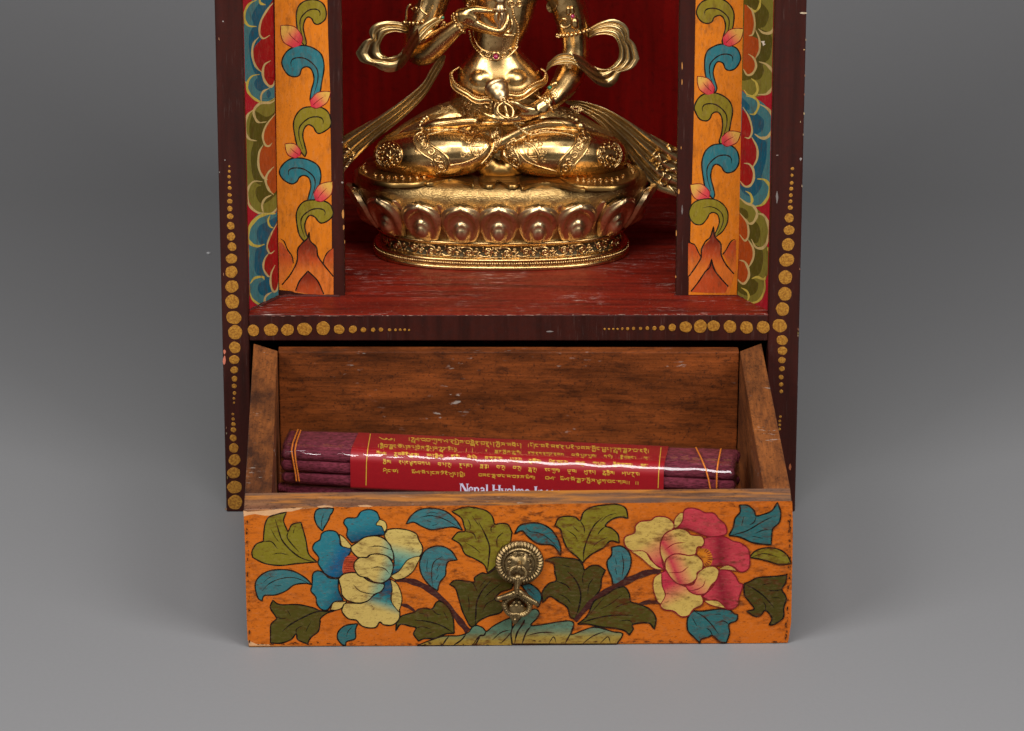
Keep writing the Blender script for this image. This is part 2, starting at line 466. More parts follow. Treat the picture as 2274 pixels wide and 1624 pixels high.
for x, y, r in [(180, 39, 22), (245, 37, 25), (306, 37, 23), (369, 34, 26), (438, 31, 26), (497, 35, 19), (548, 35, 15), (587, 37, 10), (623, 37, 8), (652, 36, 8), (684, 37, 6), (706, 37, 5), (723, 37, 5), (740, 37, 5), (756, 38, 4),
                (2067, 27, 24), (2005, 28, 24), (1944, 25, 24), (1883, 22, 22), (1834, 24, 25), (1780, 26, 22), (1730, 28, 14), (1692, 30, 10), (1664, 31, 8), (1638, 31, 7), (1613, 32, 6), (1587, 32, 6), (1565, 33, 6), (1545, 33, 5), (1528, 34, 4), (1512, 34, 4), (1496, 34, 4), (1480, 34, 4)]:
    art.dot('L', x, y, r, 1)
# chips and pale nicks on the brown frame
for k, x, y, w_, h_, c_ in [('E', 1255, 120, 42, 10, '#c9b79a'), ('E', 1255, 452, 9, 7, '#c9a070'), ('F', 1010, 400, 12, 60, '#7c7470'), ('C', 165, 195, 7, 7, '#9c938c'), ('L', 72, 150, 6, 20, '#c4705a'), ('L', 73, 118, 5, 10, '#c4705a'),
                            ('L', 2166, 545, 5, 14, '#b56a44'), ('D', 182, 60, 6, 6, '#a09a92'), ('D', 133, 170, 4, 8, '#a09a92'), ('F', 1222, 52, 10, 14, '#8d8682'), ('E', 1255, 1030, 6, 14, '#b49c74'), ('E', 1222, 1105, 4, 10, '#b49c74'),
                            ('E', 1012, 1408, 14, 5, '#9c8880'), ('E', 1228, 1440, 7, 14, '#9c9390'), ('L', 1275, 43, 16, 3, '#8d8682'), ('L', 78, 700, 5, 4, '#a08060')]:
    q = [(x + w_ * math.cos(a) * random.uniform(.6, 1.1), y + h_ * math.sin(a) * random.uniform(.6, 1.1)) for a in [2 * PI * j / 9 for j in range(9)]]
    art.mi = 2; art.fill(k, q, lin(c_, .9), raw=True)
for i in range(120):       # rubbed lip of the niche floor
    x = random.uniform(555, 1702); w_ = random.choice((3, 6, 10, 18)) * random.uniform(.6, 1.2); y = 702.2 - (x - 552) * .004 + random.uniform(-.3, .5)
    art.fill('0', [(x, y - .6), (x + w_ * .5, y - .9), (x + w_, y - .3), (x + w_ * .6, y + .5), (x + w_ * .2, y + .3)], lin(random.choice(('#a87868', '#8c5448', '#c0a090')), .8), raw=True)
for i in range(14):
    s_ = random.choice(('L', 'R')); y = random.uniform(0, 1120); x = (484 + y * .0195) if s_ == 'L' else (1791 - y * .0265)
    art.fill('0', [(x, y), (x + 1.5, y + 2), (x + random.uniform(.5, 2.5), y + random.uniform(4, 9)), (x - .5, y + 5)], lin(random.choice(('#8a7a48', '#a08a70', '#9a6a50')), .8), raw=True)
def join(o, mb, name='tmp'):
    """append mb's geometry to object o (same material slots)"""
    bm = bmesh.new(); bm.from_mesh(o.data)
    tmp = mb.build(name, list(o.data.materials)); bm.from_mesh(tmp.data); bm.to_mesh(o.data); bm.free()
    me = tmp.data; bpy.data.objects.remove(tmp); bpy.data.meshes.remove(me)
join(frame, mb)

for s in (-1, 1):
    mb = MB(); x = XL if s < 0 else XR
    mb.box(min(x + .0006 * s, x - s * .011), max(x + .0006 * s, x - s * .011), .0143, DEP, 0, TOPZ)
    mb.build('side_panel', M_olive, cab, bevel=.0006)
mb = MB(); mb.box(SL - .004, SR + .004, .0143, DEP - .012, FLOORZ - .012, FLOORZ + .0001)
# floor runs to the front edge of the niche, a little worn at the lip
mb.box(SL, SR, .0006, .0144, FLOORZ - .004, FLOORZ + .0003)
mb.build('niche_floor', M_floor, cab, bevel=.0005)
mb = MB(); mb.box(XL + .011, XR - .011, DEP - .011, DEP - .002, 0, TOPZ - .001); mb.build('back_panel', M_back, cab)
mb = MB(); mb.box(XL - .006, XR + .006, -.006, DEP + .004, TOPZ + .0002, TOPZ + .014); mb.build('top_board', M_dark, cab, bevel=.001)
mb = MB(); mb.box(SL + .001, SR - .001, .0145, DEP - .012, .002, .012); mb.build('bottom_board', M_dark, cab)
# inner red walls behind the pillars
for a, b in ((XL + .0112, XL + .02), (XR - .02, XR - .0112)):
    mb = MB(); mb.box(a, b, .045, DEP - .0112, FLOORZ + .0002, TOPZ - .001); mb.build('niche_wall', M_back, cab)

# ------------------------------------------------------------------ pillars
Lx0 = atY(619, 640, PY).x; Lx1 = atY(765.5, 640, PY).x
Rx0 = atY(1501, 640, PY).x; Rx1 = atY(1637.5, 620, PY).x
ORGP = lin('#da7a1c', KP); OLP = lin('#8a7a22', KP); TLP = lin('#2f747c', KP); DKP = lin('#3a201c')
# canonical comma scroll, head to the left, unit box
_cb = [(965, 940), (965, 940), (1030, 850), (1062, 740), (1075, 600), (1050, 500), (985, 440), (900, 414), (810, 425), (740, 470), (705, 550), (715, 620), (760, 672), (815, 692), (855, 675), (880, 625), (930, 605), (968, 640), (985, 720), (965, 820), (950, 890)]
_cl = [(785, 600), (782, 565), (800, 535), (850, 522), (920, 535), (990, 590), (1022, 650), (1020, 740), (985, 860)]
def unit(ps): return [((x - 705) / 370, (y - 412) / 528) for x, y in ps]
_cb = unit(_cb); _cl = unit(_cl)
def scroll(art, k, x0, x1, y0, y1, head, col):
    """comma scroll filling the box; head 'L' or 'R'"""
    f = (lambda u: x0 + u * (x1 - x0)) if head == 'L' else (lambda u: x1 - u * (x1 - x0))
    g = lambda v: y0 + v * (y1 - y0)
    J_ = lambda u, v: (random.uniform(-.014, .014), random.uniform(-.01, .01))
    jt = {}
    ca = []
    for u, v in _cb:
        k_ = (u, v); jt.setdefault(k_, J_(u, v)); ca.append((u + jt[k_][0], v + jt[k_][1]))
    a = [(f(u), g(v)) for u, v in ca]; b = [(f(u), g(v)) for u, v in _cl]
    art.fill(k, a, col); art.line(k, a, 13, BLK, closed=True); art.line(k, b, 12, BLK, (.3, .3))
def bud(art, k, tip, base, w=.36):
    d = Vector(base) - Vector(tip); n = Vector((-d.y, d.x)); t_ = Vector(tip)
    P_ = lambda u, v: tuple(t_ + d * u + n * v)
    pts = [tuple(tip), tuple(tip), P_(.22, w * .62), P_(.5, w), P_(.85, w * .8), P_(1.02, 0), P_(1.02, 0), P_(.85, -w * .7), P_(.45, -w * .9), P_(.2, -w * .55)]
    art.fill(k, pts, lin('#dcb44c', KP), [lin('#dca04c', KP), lin('#d8544c', KP), lin('#c81c40', KP)], (tip[0], tip[1], base[0], base[1]))
    art.line(k, [P_(1.0, -w * .15), P_(.85, -w * .7), P_(.45, -w * .9), P_(.2, -w * .55), tuple(tip), tuple(tip), P_(.22, w * .62), P_(.5, w), P_(.85, w * .8)], 8, lin('#6c1214'))
    art.line(k, [P_(.9, 0), P_(.62, .02), P_(.34, .0)], 6, lin('#6c1214'), (1, .2))

def pillar(x0, x1, side):
    mb = MB(); z0, z1 = FLOORZ - .001, TOPZ - .002
    mb.box(x0, x1, PY, PY + .011, z0, z1)
    o = mb.build('pillar', [M_darkv, M_paintv], cab, bevel=.0007, bseg=2)
    mb = MB(); art = Art(mb, (0, PY, 0), (0, -1, 0), 1)
    art.k = 8
    def P0(x, y): return art.P('0', x, y)
    if side == 'L':
        # orange field with an uneven inner border
        q = [(x0 + .0002, FLOORZ + .0002), (x0 + .0002, z1)]; edge = []
        ys = [-200, 0, 80, 200, 260, 340, 430, 500, 560, 600, 655]; xsx = [726, 727, 728.5, 733, 733, 735, 736, 736.5, 737, 738, 740]
        pts = [(619, 650)] + [(609.4 - 1.5 * i * 0 + 0, y) for i, y in enumerate([])]
        poly = [(620.5, 644), (615, 400), (610, 0), (604, -260)] + list(zip(xsx, ys))
        art.fill('0', poly, ORGP, raw=True)
        scroll(art, 'C', 825, 1102, -6, 425, 'R', OLP); scroll(art, 'C', 703, 1077, 412, 945, 'L', TLP)
        scroll(art, 'C', 806, 1143, 963, 1425, 'R', OLP); scroll(art, 'D', 680, 1050, 38, 482, 'L', TLP); scroll(art, 'D', 826, 1160, 415, 822, 'R', OLP)
        bud(art, 'C', (688, 232), (868, 405)); bud(art, 'C', (1140, 832), (965, 965), .3); bud(art, 'C', (728, 1305), (862, 1412), .36); bud(art, 'D', (1158, 255), (1008, 425), .32)
        b1 = lin('#b84a22', KP); b2 = lin('#d8722a', KP); b3 = lin('#7c2a18', KP)
        art.fill('D', [(672, 1180), (672, 800), (700, 810), (740, 870), (780, 930), (800, 990), (770, 1070), (700, 1180)], b1, b2, (700, 900, 700, 1120), raw=True)
        art.line('D', [(685, 770), (720, 800), (750, 870), (790, 930), (803, 995)], 11, BLK, (.2, 1))
        art.fill('D', [(1166, 860), (1120, 880), (1080, 960), (1075, 1020), (1120, 1080), (1166, 1120)], b1, b2, (1140, 900, 1140, 1100), raw=True)
        art.line('D', [(1165, 855), (1110, 900), (1080, 960), (1075, 1010)], 11, BLK, (.3, 1))
        art.fill('D', [(700, 1190), (760, 1110), (830, 980), (850, 860), (890, 810), (930, 770), (945, 715), (945, 715), (955, 780), (1010, 850), (1030, 920), (1080, 1010), (1166, 1120), (1166, 1285), (1000, 1285), (820, 1260), (700, 1215)], b3, [b1, b2, b2], (930, 850, 930, 1180), raw=True)
        art.line('D', [(700, 1190), (780, 1090), (835, 980), (842, 870), (880, 815), (932, 765), (945, 712), (945, 712), (955, 790), (1012, 850), (1025, 930), (1080, 1010), (1166, 1115)], 13, BLK)
        art.fill('D', [(820, 1250), (860, 1150), (935, 1070), (935, 1070), (1010, 1140), (1080, 1284), (960, 1276)], b3, b1, (935, 1100, 935, 1260), raw=True)
        art.line('D', [(822, 1245), (862, 1150), (935, 1066), (935, 1066), (1020, 1150), (1078, 1275)], 13, BLK)
        for (x, y, w_, h_) in [(1253, 550, 14, 45), (1258, 668, 9, 30), (1245, 262, 14, 10), (1268, 800, 4, 20), (1247, 1290 - 1392, 7, 7)]:
            q = [(x + w_ * math.cos(a) * random.uniform(.6, 1), y + h_ * math.sin(a) * random.uniform(.7, 1)) for a in [2 * PI * j / 9 for j in range(9)]]
            art.fill('D', q, lin('#c98a4a' if y > 300 else '#9a8a80', .9), raw=True)
    else:
        poly = [(1529, 655), (1532, 560), (1537, 400), (1541, 250), (1545, 0), (1548, -260), (1657, -260), (1656, 0), (1650, 200), (1643, 420), (1640, 560), (1636, 655)]
        art.fill('0', poly, ORGP, raw=True)
        scroll(art, 'E', 284, 622, -14, 418, 'L', OLP); scroll(art, 'E', 353, 676, 398, 846, 'R', TLP)
        scroll(art, 'E', 264, 602, 840, 1322, 'L', OLP); scroll(art, 'F', 328, 667, -92, 420, 'R', TLP)
        bud(art, 'E', (706, 262), (530, 402), .32); bud(art, 'E', (288, 693), (430, 845), .32); bud(art, 'E', (682, 1203), (512, 1302), .34); bud(art, 'F', (222, 285), (392, 402), .36)
        # last scroll curls further over
        a = [(455, 755), (455, 755), (520, 700), (560, 620), (562, 530), (520, 460), (440, 415), (330, 415), (250, 450), (215, 520), (222, 590), (270, 640), (330, 640), (375, 590), (400, 545), (440, 535), (475, 560), (487, 620), (470, 680), (445, 735)]
        art.fill('F', a, OLP); art.line('F', a, 11, BLK, closed=True); art.line('F', [(335, 493), (400, 482), (460, 500), (510, 545), (522, 610), (500, 680), (465, 735)], 9, BLK, (.3, .4))
        b1 = lin('#b84a22', KP); b2 = lin('#d8722a', KP); b3 = lin('#7c2a18', KP)
        art.fill('F', [(203, 1110), (205, 810), (260, 830), (300, 900), (320, 950), (260, 1050)], b1, b2, (240, 850, 240, 1060), raw=True)
        art.line('F', [(208, 780), (230, 812), (265, 830), (300, 900), (322, 935)], 11, BLK, (.3, 1))
        art.fill('F', [(636, 780), (590, 810), (520, 910), (560, 980), (612, 1080), (640, 1060)], b1, b2, (590, 850, 590, 1050), raw=True)
        art.line('F', [(628, 775), (590, 800), (550, 870), (518, 915)], 11, BLK, (.2, 1))
        art.fill('F', [(210, 1120), (260, 1040), (320, 940), (330, 850), (400, 780), (430, 665), (430, 665), (470, 790), (505, 840), (510, 920), (560, 1020), (622, 1100), (570, 1270), (400, 1262), (210, 1250)], b3, [b1, b2, b2], (420, 800, 420, 1150), raw=True)
        art.line('F', [(213, 1110), (270, 1030), (320, 945), (325, 870), (360, 800), (405, 755), (435, 660), (435, 660), (445, 750), (500, 820), (505, 920), (550, 1010), (618, 1090)], 13, BLK)
        art.fill('F', [(235, 1255), (330, 1130), (415, 960), (415, 960), (470, 1090), (570, 1205), (540, 1262), (380, 1262)], b3, [b1, b1], (415, 1000, 400, 1240), raw=True)
        art.line('F', [(230, 1250), (300, 1160), (360, 1070), (400, 1030), (416, 955), (416, 955), (440, 1050), (500, 1130), (568, 1205)], 13, BLK)
        for (x, y, w_, h_) in [(150, 600 - 1392, 7, 40), (148, 745 - 1392, 6, 30), (120, 345, 10, 30), (97, 720, 7, 30), (150, 510, 8, 50), (92, 1117, 6, 14), (140, 1340 - 1392, 5, 16)]:
            q = [(x + w_ * math.cos(a) * random.uniform(.5, 1), y + h_ * math.sin(a) * random.uniform(.7, 1)) for a in [2 * PI * j / 9 for j in range(9)]]
            art.fill('F', q, lin('#c98a4a' if y != 510 else '#7a706c', .9), raw=True)
    join(o, mb)
pillar(Lx0, Lx1, 'L'); pillar(Rx0, Rx1, 'R')

# ------------------------------------------------------------------ cloud panels (set at an angle between stile and pillar)
YELL = lin('#ccb650', KP); YELC = lin('#ccb274', KP); RDB = lin('#b01c2c', KP); BL1 = lin('#407c80', KP); BL2 = lin('#065a70', KP); OG1 = lin('#827a30', KP); OG2 = lin('#55501a', KP); RIN = lin('#a01418', KP); RIO = lin('#b04a18', KP)
def cloud_panel(side):
    yA, yB = .0075, PY + .0005
    if side == 'L': xa, xb = SL + .0002, Lx0 - .0002
    else: xa, xb = SR - .0002, Rx1 + .0002
    d = Vector((xb - xa, yB - yA, 0)).normalized(); n = Vector((d.y, -d.x, 0))
    if n.y > 0: n = -n
    z0, z1 = FLOORZ - .0005, TOPZ - .001; b = -n * .006
    A0 = Vector((xa, yA, z0)); B0 = Vector((xb, yB, z0)); up = Vector((0, 0, z1 - z0))
    mb = MB(); mb.hexa([A0, B0, B0 + b, A0 + b, A0 + up, B0 + up, B0 + b + up, A0 + b + up], 0, RDB)
    art = Art(mb, A0, n, 0)
    # keep paint inside the board by clamping to its width
    ax = (xa, xb)
    P_old = art.P
    def P(k, x, y):
        p = P_old(k, x, y); lo, hi = min(ax) + .0001, max(ax) - .0001
        if p.x < lo or p.x > hi:
            q = lo if p.x < lo else hi
            p = Vector((q, yA + (q - xa) / (xb - xa) * (yB - yA), p.z))
        return p
    art.P = P
    f = lambda k, pts, c: art.fill(k, pts, c)
    def l(k, pts, c=YELL, w=17, tp=(.25, .25)): art.line(k, pts, w * 1.25, c, tp)
    if side == 'L':
        f('C', [(330, -120), (330, -120), (470, -60), (400, 40), (365, 130), (335, 240), (330, 420), (335, 620), (370, 760), (400, 850), (440, 900), (520, 930), (600, 920), (670, 900), (670, 900), (670, -120), (670, -120)], BL1)
        f('C', [(560, -60), (560, -60), (470, 60), (425, 150), (440, 230), (400, 330), (410, 520), (440, 640), (480, 700), (450, 740), (460, 800), (520, 830), (600, 780), (670, 780), (670, 780), (670, -60), (670, -60)], BL2)
        f('C', [(650, -20), (650, -20), (560, 90), (510, 190), (500, 300), (520, 345), (450, 430), (440, 520), (480, 620), (530, 670), (540, 740), (590, 790), (620, 760), (640, 700), (640, 700), (660, 700), (660, -20), (660, -20)], RIN)
        f('C', [(640, 710), (640, 710), (600, 800), (560, 810), (520, 850), (515, 900), (550, 930), (610, 900), (670, 890), (670, 890), (670, 700)], BL1)
        f('C', [(575, 815), (560, 860), (580, 890), (600, 850)], BL2)
        l('C', [(470, 0), (400, 40), (360, 120), (365, 190), (400, 235), (470, 242)]); l('C', [(495, -10), (505, 30), (550, 45)])
        l('C', [(365, 195), (335, 260), (328, 420), (335, 600), (350, 720), (385, 760)], w=12); l('C', [(495, 675), (430, 690), (390, 740), (385, 810), (420, 870), (490, 920), (560, 932), (620, 905), (645, 870)])
        l('C', [(648, 5), (580, 70), (510, 190), (495, 300), (530, 350), (590, 320)], YELC, 14); l('C', [(490, 335), (440, 400), (430, 500), (460, 600), (520, 660)], YELC, 15)
        l('C', [(598, 550), (540, 590), (525, 670), (545, 740), (590, 785), (625, 765), (638, 705)], YELC, 17); l('C', [(585, 800), (530, 830), (508, 880), (515, 930)], YELC, 14)
        # olive cloud
        f('C', [(670, 880), (670, 880), (640, 890), (560, 930), (490, 940), (450, 985), (390, 1040), (362, 1130), (362, 1350), (365, 1560), (380, 1700), (400, 1800), (430, 1880), (500, 1935), (590, 1940), (660, 1900), (672, 1850), (672, 1850)], OG1)
        f('C', [(670, 990), (670, 990), (560, 1060), (450, 1010), (405, 1130), (410, 1250), (440, 1290), (415, 1400), (430, 1580), (470, 1660), (510, 1680), (470, 1700), (460, 1760), (500, 1840), (570, 1830), (670, 1740), (670, 1740)], OG2)
        f('C', [(670, 1000), (670, 1000), (590, 1100), (530, 1180), (525, 1270), (545, 1310), (495, 1380), (490, 1500), (520, 1600), (560, 1640), (570, 1700), (620, 1755), (668, 1700), (672, 1650), (672, 1650)], RIO)
        l('C', [(650, 890), (600, 930), (500, 940), (445, 1000), (455, 1070), (490, 1110), (560, 1105)], YELC, 17); l('C', [(450, 990), (390, 1040), (365, 1130), (375, 1220), (410, 1265), (470, 1278)], YELC, 17)
        l('C', [(368, 1250), (360, 1400), (362, 1650)], YELC, 7); l('C', [(650, 1020), (560, 1130), (525, 1230), (545, 1310), (580, 1325), (610, 1295)], YELC, 14); l('C', [(530, 1310), (490, 1390), (488, 1520), (530, 1610), (570, 1630)], YELC, 15)
        l('D', [(625, 120), (570, 180), (550, 250), (580, 330), (625, 375)], YELC, 16); l('D', [(522, 255), (440, 255), (390, 320), (385, 400), (410, 480), (490, 540), (600, 545), (650, 500), (668, 450)], YELC, 17)
        l('D', [(605, 375), (545, 410), (518, 470), (530, 540)], YELC, 15)
        # lower blue cloud
        f('D', [(672, 440), (672, 440), (640, 540), (560, 550), (490, 550), (420, 620), (388, 720), (400, 800), (380, 950), (385, 1100), (405, 1250), (430, 1330), (500, 1385), (580, 1390), (650, 1350), (672, 1260), (672, 1260)], BL1)
        f('D', [(672, 560), (672, 560), (560, 620), (490, 660), (470, 740), (500, 820), (540, 830), (470, 860), (450, 960), (460, 1080), (540, 1140), (490, 1180), (480, 1240), (520, 1285), (600, 1285), (672, 1200), (672, 1200)], BL2)
        f('D', [(672, 600), (672, 600), (600, 720), (565, 830), (590, 900), (550, 940), (535, 1030), (560, 1110), (600, 1120), (600, 1190), (620, 1245), (655, 1250), (668, 1180), (672, 1150), (672, 1150)], RIN)
        f('D', [(655, 1250), (600, 1265), (550, 1310), (545, 1380), (600, 1385), (640, 1330)], BL1)
        l('D', [(640, 545), (560, 550), (480, 580), (410, 660), (385, 760), (420, 820), (480, 840), (540, 822)], YELL, 24); l('D', [(590, 560), (572, 610), (590, 660), (620, 675)], YELL, 14)
        l('D', [(385, 780), (395, 900), (385, 1050), (400, 1200), (410, 1290)], YELL, 11); l('D', [(540, 1145), (520, 1118), (450, 1130), (410, 1180)], YELL, 16)
        l('D', [(408, 1260), (430, 1320), (490, 1365), (560, 1390), (580, 1390)], YELL, 15); l('D', [(662, 620), (600, 730), (562, 840), (590, 905), (632, 880)], YELC, 12); l('D', [(580, 900), (540, 960), (530, 1040), (570, 1110), (605, 1112)], YELC, 13)
        l('D', [(636, 1010), (600, 1090), (595, 1180), (620, 1250), (652, 1235), (668, 1160)], YELC, 14); l('D', [(608, 1255), (555, 1290), (540, 1340), (560, 1395)], YELC, 14)
    else:
        f('E', [(700, -140), (700, -140), (880, -120), (960, -60), (1005, 50), (1015, 200), (1030, 300), (1028, 450), (1000, 640), (1000, 720), (960, 810), (880, 860), (800, 880), (740, 860), (690, 800), (690, 800)], OG1)
        f('E', [(700, -100), (700, -100), (860, 20), (930, 100), (935, 160), (900, 240), (860, 260), (950, 310), (965, 400), (945, 520), (900, 570), (880, 590), (890, 650), (850, 720), (770, 720), (690, 740), (690, 740)], OG2)
        f('E', [(715, 40), (715, 40), (760, 70), (800, 150), (808, 240), (780, 320), (840, 360), (850, 450), (820, 530), (815, 620), (770, 680), (720, 660), (700, 620), (700, 620)], RIO)
        f('E', [(690, 730), (690, 730), (760, 740), (790, 780), (800, 850), (770, 870), (700, 820), (690, 820)], OG1)
        l('E', [(860, -20), (850, 60), (810, 105), (770, 70)], YELL, 16); l('E', [(975, 0), (1010, 80), (1008, 190), (960, 290), (890, 300), (840, 262)], YELC, 20); l('E', [(1012, 210), (1030, 300), (1030, 450), (1010, 570), (985, 650)], YELL, 13)
        l('E', [(845, 560), (920, 590), (990, 680), (985, 770), (920, 850), (835, 858)], YELC, 20); l('E', [(740, 50), (790, 110), (808, 220), (790, 310), (755, 325)], YELC, 14); l('E', [(815, 270), (850, 360), (850, 460), (815, 530)], YELC, 14)
        l('E', [(750, 490), (800, 530), (820, 600), (790, 665), (740, 680), (705, 625)], YELC, 16); l('E', [(775, 712), (820, 750), (835, 820), (800, 870), (750, 865), (710, 815)], YELL, 18)
        f('E', [(692, 820), (692, 820), (760, 880), (830, 900), (900, 950), (965, 1040), (975, 1140), (965, 1220), (990, 1320), (990, 1500), (975, 1640), (940, 1760), (880, 1850), (800, 1880), (720, 1840), (670, 1780), (670, 1780)], BL1)
        f('E', [(692, 880), (692, 880), (760, 960), (830, 1030), (890, 1090), (880, 1180), (820, 1230), (900, 1270), (920, 1340), (905, 1480), (870, 1600), (870, 1690), (800, 1780), (720, 1760), (670, 1700), (670, 1700)], BL2)
        f('E', [(695, 985), (695, 985), (750, 1060), (780, 1140), (775, 1240), (810, 1300), (830, 1400), (800, 1520), (800, 1600), (770, 1680), (700, 1690), (668, 1640), (668, 1640)], RIN)
        f('E', [(720, 870), (810, 890), (840, 940), (820, 1020), (770, 1040), (735, 990)], BL1); f('E', [(700, 900), (740, 930), (765, 970), (750, 1000), (700, 960)], BL2)
        l('E', [(730, 870), (810, 890), (845, 950), (810, 1030), (760, 1035)], YELL, 16); l('E', [(840, 940), (930, 990), (978, 1080), (970, 1180), (920, 1245), (860, 1250), (808, 1215)], YELC, 22); l('E', [(970, 1210), (992, 1320), (992, 1500)], YELC, 10)
        l('E', [(700, 970), (755, 1060), (785, 1180), (760, 1250), (715, 1245)], YELC, 13); l('E', [(780, 1240), (830, 1340), (830, 1440), (790, 1520)], YELC, 15); l('E', [(710, 1480), (760, 1490), (795, 1540), (800, 1620), (770, 1680), (720, 1690), (670, 1635)], YELC, 16)
        l('F', [(830, 230), (900, 240), (945, 300), (935, 380), (880, 460), (810, 480)], YELL, 20); l('F', [(725, 340), (770, 370), (785, 430), (760, 460), (700, 430), (670, 395)], YELL, 18); l('F', [(992, 0), (985, 140), (960, 260)], YELC, 9)
        f('F', [(668, 390), (668, 390), (720, 440), (800, 480), (880, 550), (930, 620), (940, 720), (915, 820), (945, 900), (940, 1060), (900, 1150), (890, 1240), (840, 1330), (760, 1360), (680, 1330), (615, 1250), (600, 1180), (600, 1180)], OG1)
        f('F', [(668, 480), (668, 480), (740, 600), (820, 620), (860, 700), (840, 800), (800, 820), (870, 860), (885, 950), (860, 1080), (800, 1130), (840, 1180), (820, 1260), (750, 1290), (660, 1250), (600, 1130), (600, 1130)], OG2)
        f('F', [(672, 530), (672, 530), (730, 610), (750, 700), (740, 780), (790, 830), (800, 920), (750, 1030), (755, 1110), (720, 1180), (670, 1170), (610, 1090), (640, 1000), (660, 800)], RIO)
        f('F', [(700, 440), (790, 470), (820, 540), (800, 610), (740, 630), (700, 560)], OG1); f('F', [(680, 490), (740, 520), (750, 580), (715, 590), (675, 540)], OG2)
        l('F', [(670, 400), (730, 450), (800, 480), (830, 550), (800, 620), (760, 635), (725, 592)], YELC, 18); l('F', [(820, 545), (890, 560), (935, 650), (935, 760), (890, 850), (820, 850), (778, 775)], YELC, 20)
        l('F', [(675, 540), (740, 630), (752, 740), (720, 790), (672, 735)], YELC, 14); l('F', [(750, 780), (795, 860), (795, 950), (750, 1040)], YELC, 15); l('F', [(668, 965), (720, 985), (755, 1060), (750, 1130), (700, 1180), (615, 1100)], YELC, 17)
        l('F', [(910, 1110), (890, 1140), (830, 1120), (782, 1135)], YELL, 17); l('F', [(900, 1130), (895, 1240), (850, 1330), (770, 1358), (730, 1350)], YELL, 16); l('F', [(685, 1215), (740, 1250), (755, 1300), (735, 1350)], YELL, 14); l('F', [(930, 850), (935, 890)], YELL, 14)
        art.fill('E', [(865, 375), (900, 372), (895, 395), (908, 400), (885, 418), (880, 395)], lin('#e0d4c0'), raw=True)
    o = mb.build('cloud_panel', M_paintv, cab)
    return o
cloud_panel('L'); cloud_panel('R')
# dirty glue fillets at the foot of pillars / panels
M_glue = mat_dark('grimy_glue', '#4c1c16', '#33160f', '#8d8078', .5, .5)
for pts in ([(atZ(556, 690, FLOORZ)), (atZ(617, 662, FLOORZ)), (atZ(640, 658, FLOORZ)), (atZ(764, 659, FLOORZ))], [(atZ(1500, 656, FLOORZ)), (atZ(1625, 652, FLOORZ)), (atZ(1640, 656, FLOORZ)), (atZ(1706, 685, FLOORZ))]):
    q = []; mb = MB()
    for a, b in zip(pts, pts[1:]):
        for i in range(10): q.append(a.lerp(b, i / 10) + Vector((0, 0, .0002)))
    mb.tube(q, [.0009 * random.uniform(.7, 1.5) for _ in q], 8)
    mb.build('glue_fillet', M_glue, cab)
# ================================================================== drawer (pulled out, its front tipped down onto the ground)
FBL = atZ(552, 1437.5, .0002); FBR = atZ(1750, 1428.5, .0002)
_u = (FBR - FBL).normalized(); _nb = Vector((-_u.y, _u.x, 0)).normalized()
if _nb.y < 0: _nb = -_nb
AL = math.radians(5.5)
DB = (_nb * math.cos(AL) + ZA_ * math.sin(AL)).normalized()      # into the drawer
DU = (ZA_ * math.cos(AL) - _nb * math.sin(AL)).normalized()      # up along the front
def onF(x, y, d=0): return hit(x, y, FBL + DB * d, DB)
FTL = onF(541.5, 1131.5); FTR = onF(1758, 1114.5)
BTL = atY(563, 762.5, .0012); BTR = atY(1691, 762, .0012)        # rear outer top corners
hL = (FTL - FBL).length; hR = (FTR - FBR).length
def lerp(a, b, t): return a + (b - a) * t
def side_at(L_, t):      # outer top edge point at fraction t from front
    return lerp(FTL, BTL, t) if L_ else lerp(FTR, BTR, t)
depth = (BTL - FTL).length
TF = .0150 / depth
# inner corners at the rim
ITL = hit(603.6, 1094.6, FTL, (FTR - FTL).cross(BTL - FTL)); ITR = hit(1695.6, 1084.5, FTL, (FTR - FTL).cross(BTL - FTL))
nrm = (FTR - FTL).cross(BTL - FTL)
JTL = hit(616.5, 779, FTL, nrm); JTR = hit(1643, 780, FTL, nrm)
dr_bm = MB()
drawer_h = hL
def dn(p, h, k=1.0): return p - DU * h
# drawer body (tray bottom) is the part, the boards its sub-parts
mb = MB()
q = [ITL, ITR, JTR, JTL]
mb.hexa([dn(p, hL - .004) for p in q] + [dn(p, hL - .010) for p in q])
drawer = mb.build('drawer', M_inner, cab)
tag(drawer, 'orange drawer painted with peonies, pulled out and tipped down onto the ground')
# front board
FL2 = FTL + DB * .0165; FR2 = FTR + DB * .0165
fl2 = hit(541.8 + 2, 1094.6, FTL, nrm); fr2 = hit(1757 - 2, 1084, FTL, nrm)
mb = MB(); g = FTL + (DU * 0)
def wob(a, b, n, amp, d):
    return [lerp(a, b, i / n) + d * random.uniform(-amp, amp) for i in range(n + 1)]
fb = [FBL, FBR, FBR + DB * .0155, FBL + DB * .0155]
ft = [FTL, FTR, fr2, fl2]
mb.hexa(fb + ft)
front = mb.build('drawer_front', [M_rim, M_paint, M_chip], drawer, bevel=.0007, bseg=3)
mb = MB(); art = Art(mb, FTL, -DB, 1, 2.2e-6)
art.k = 6
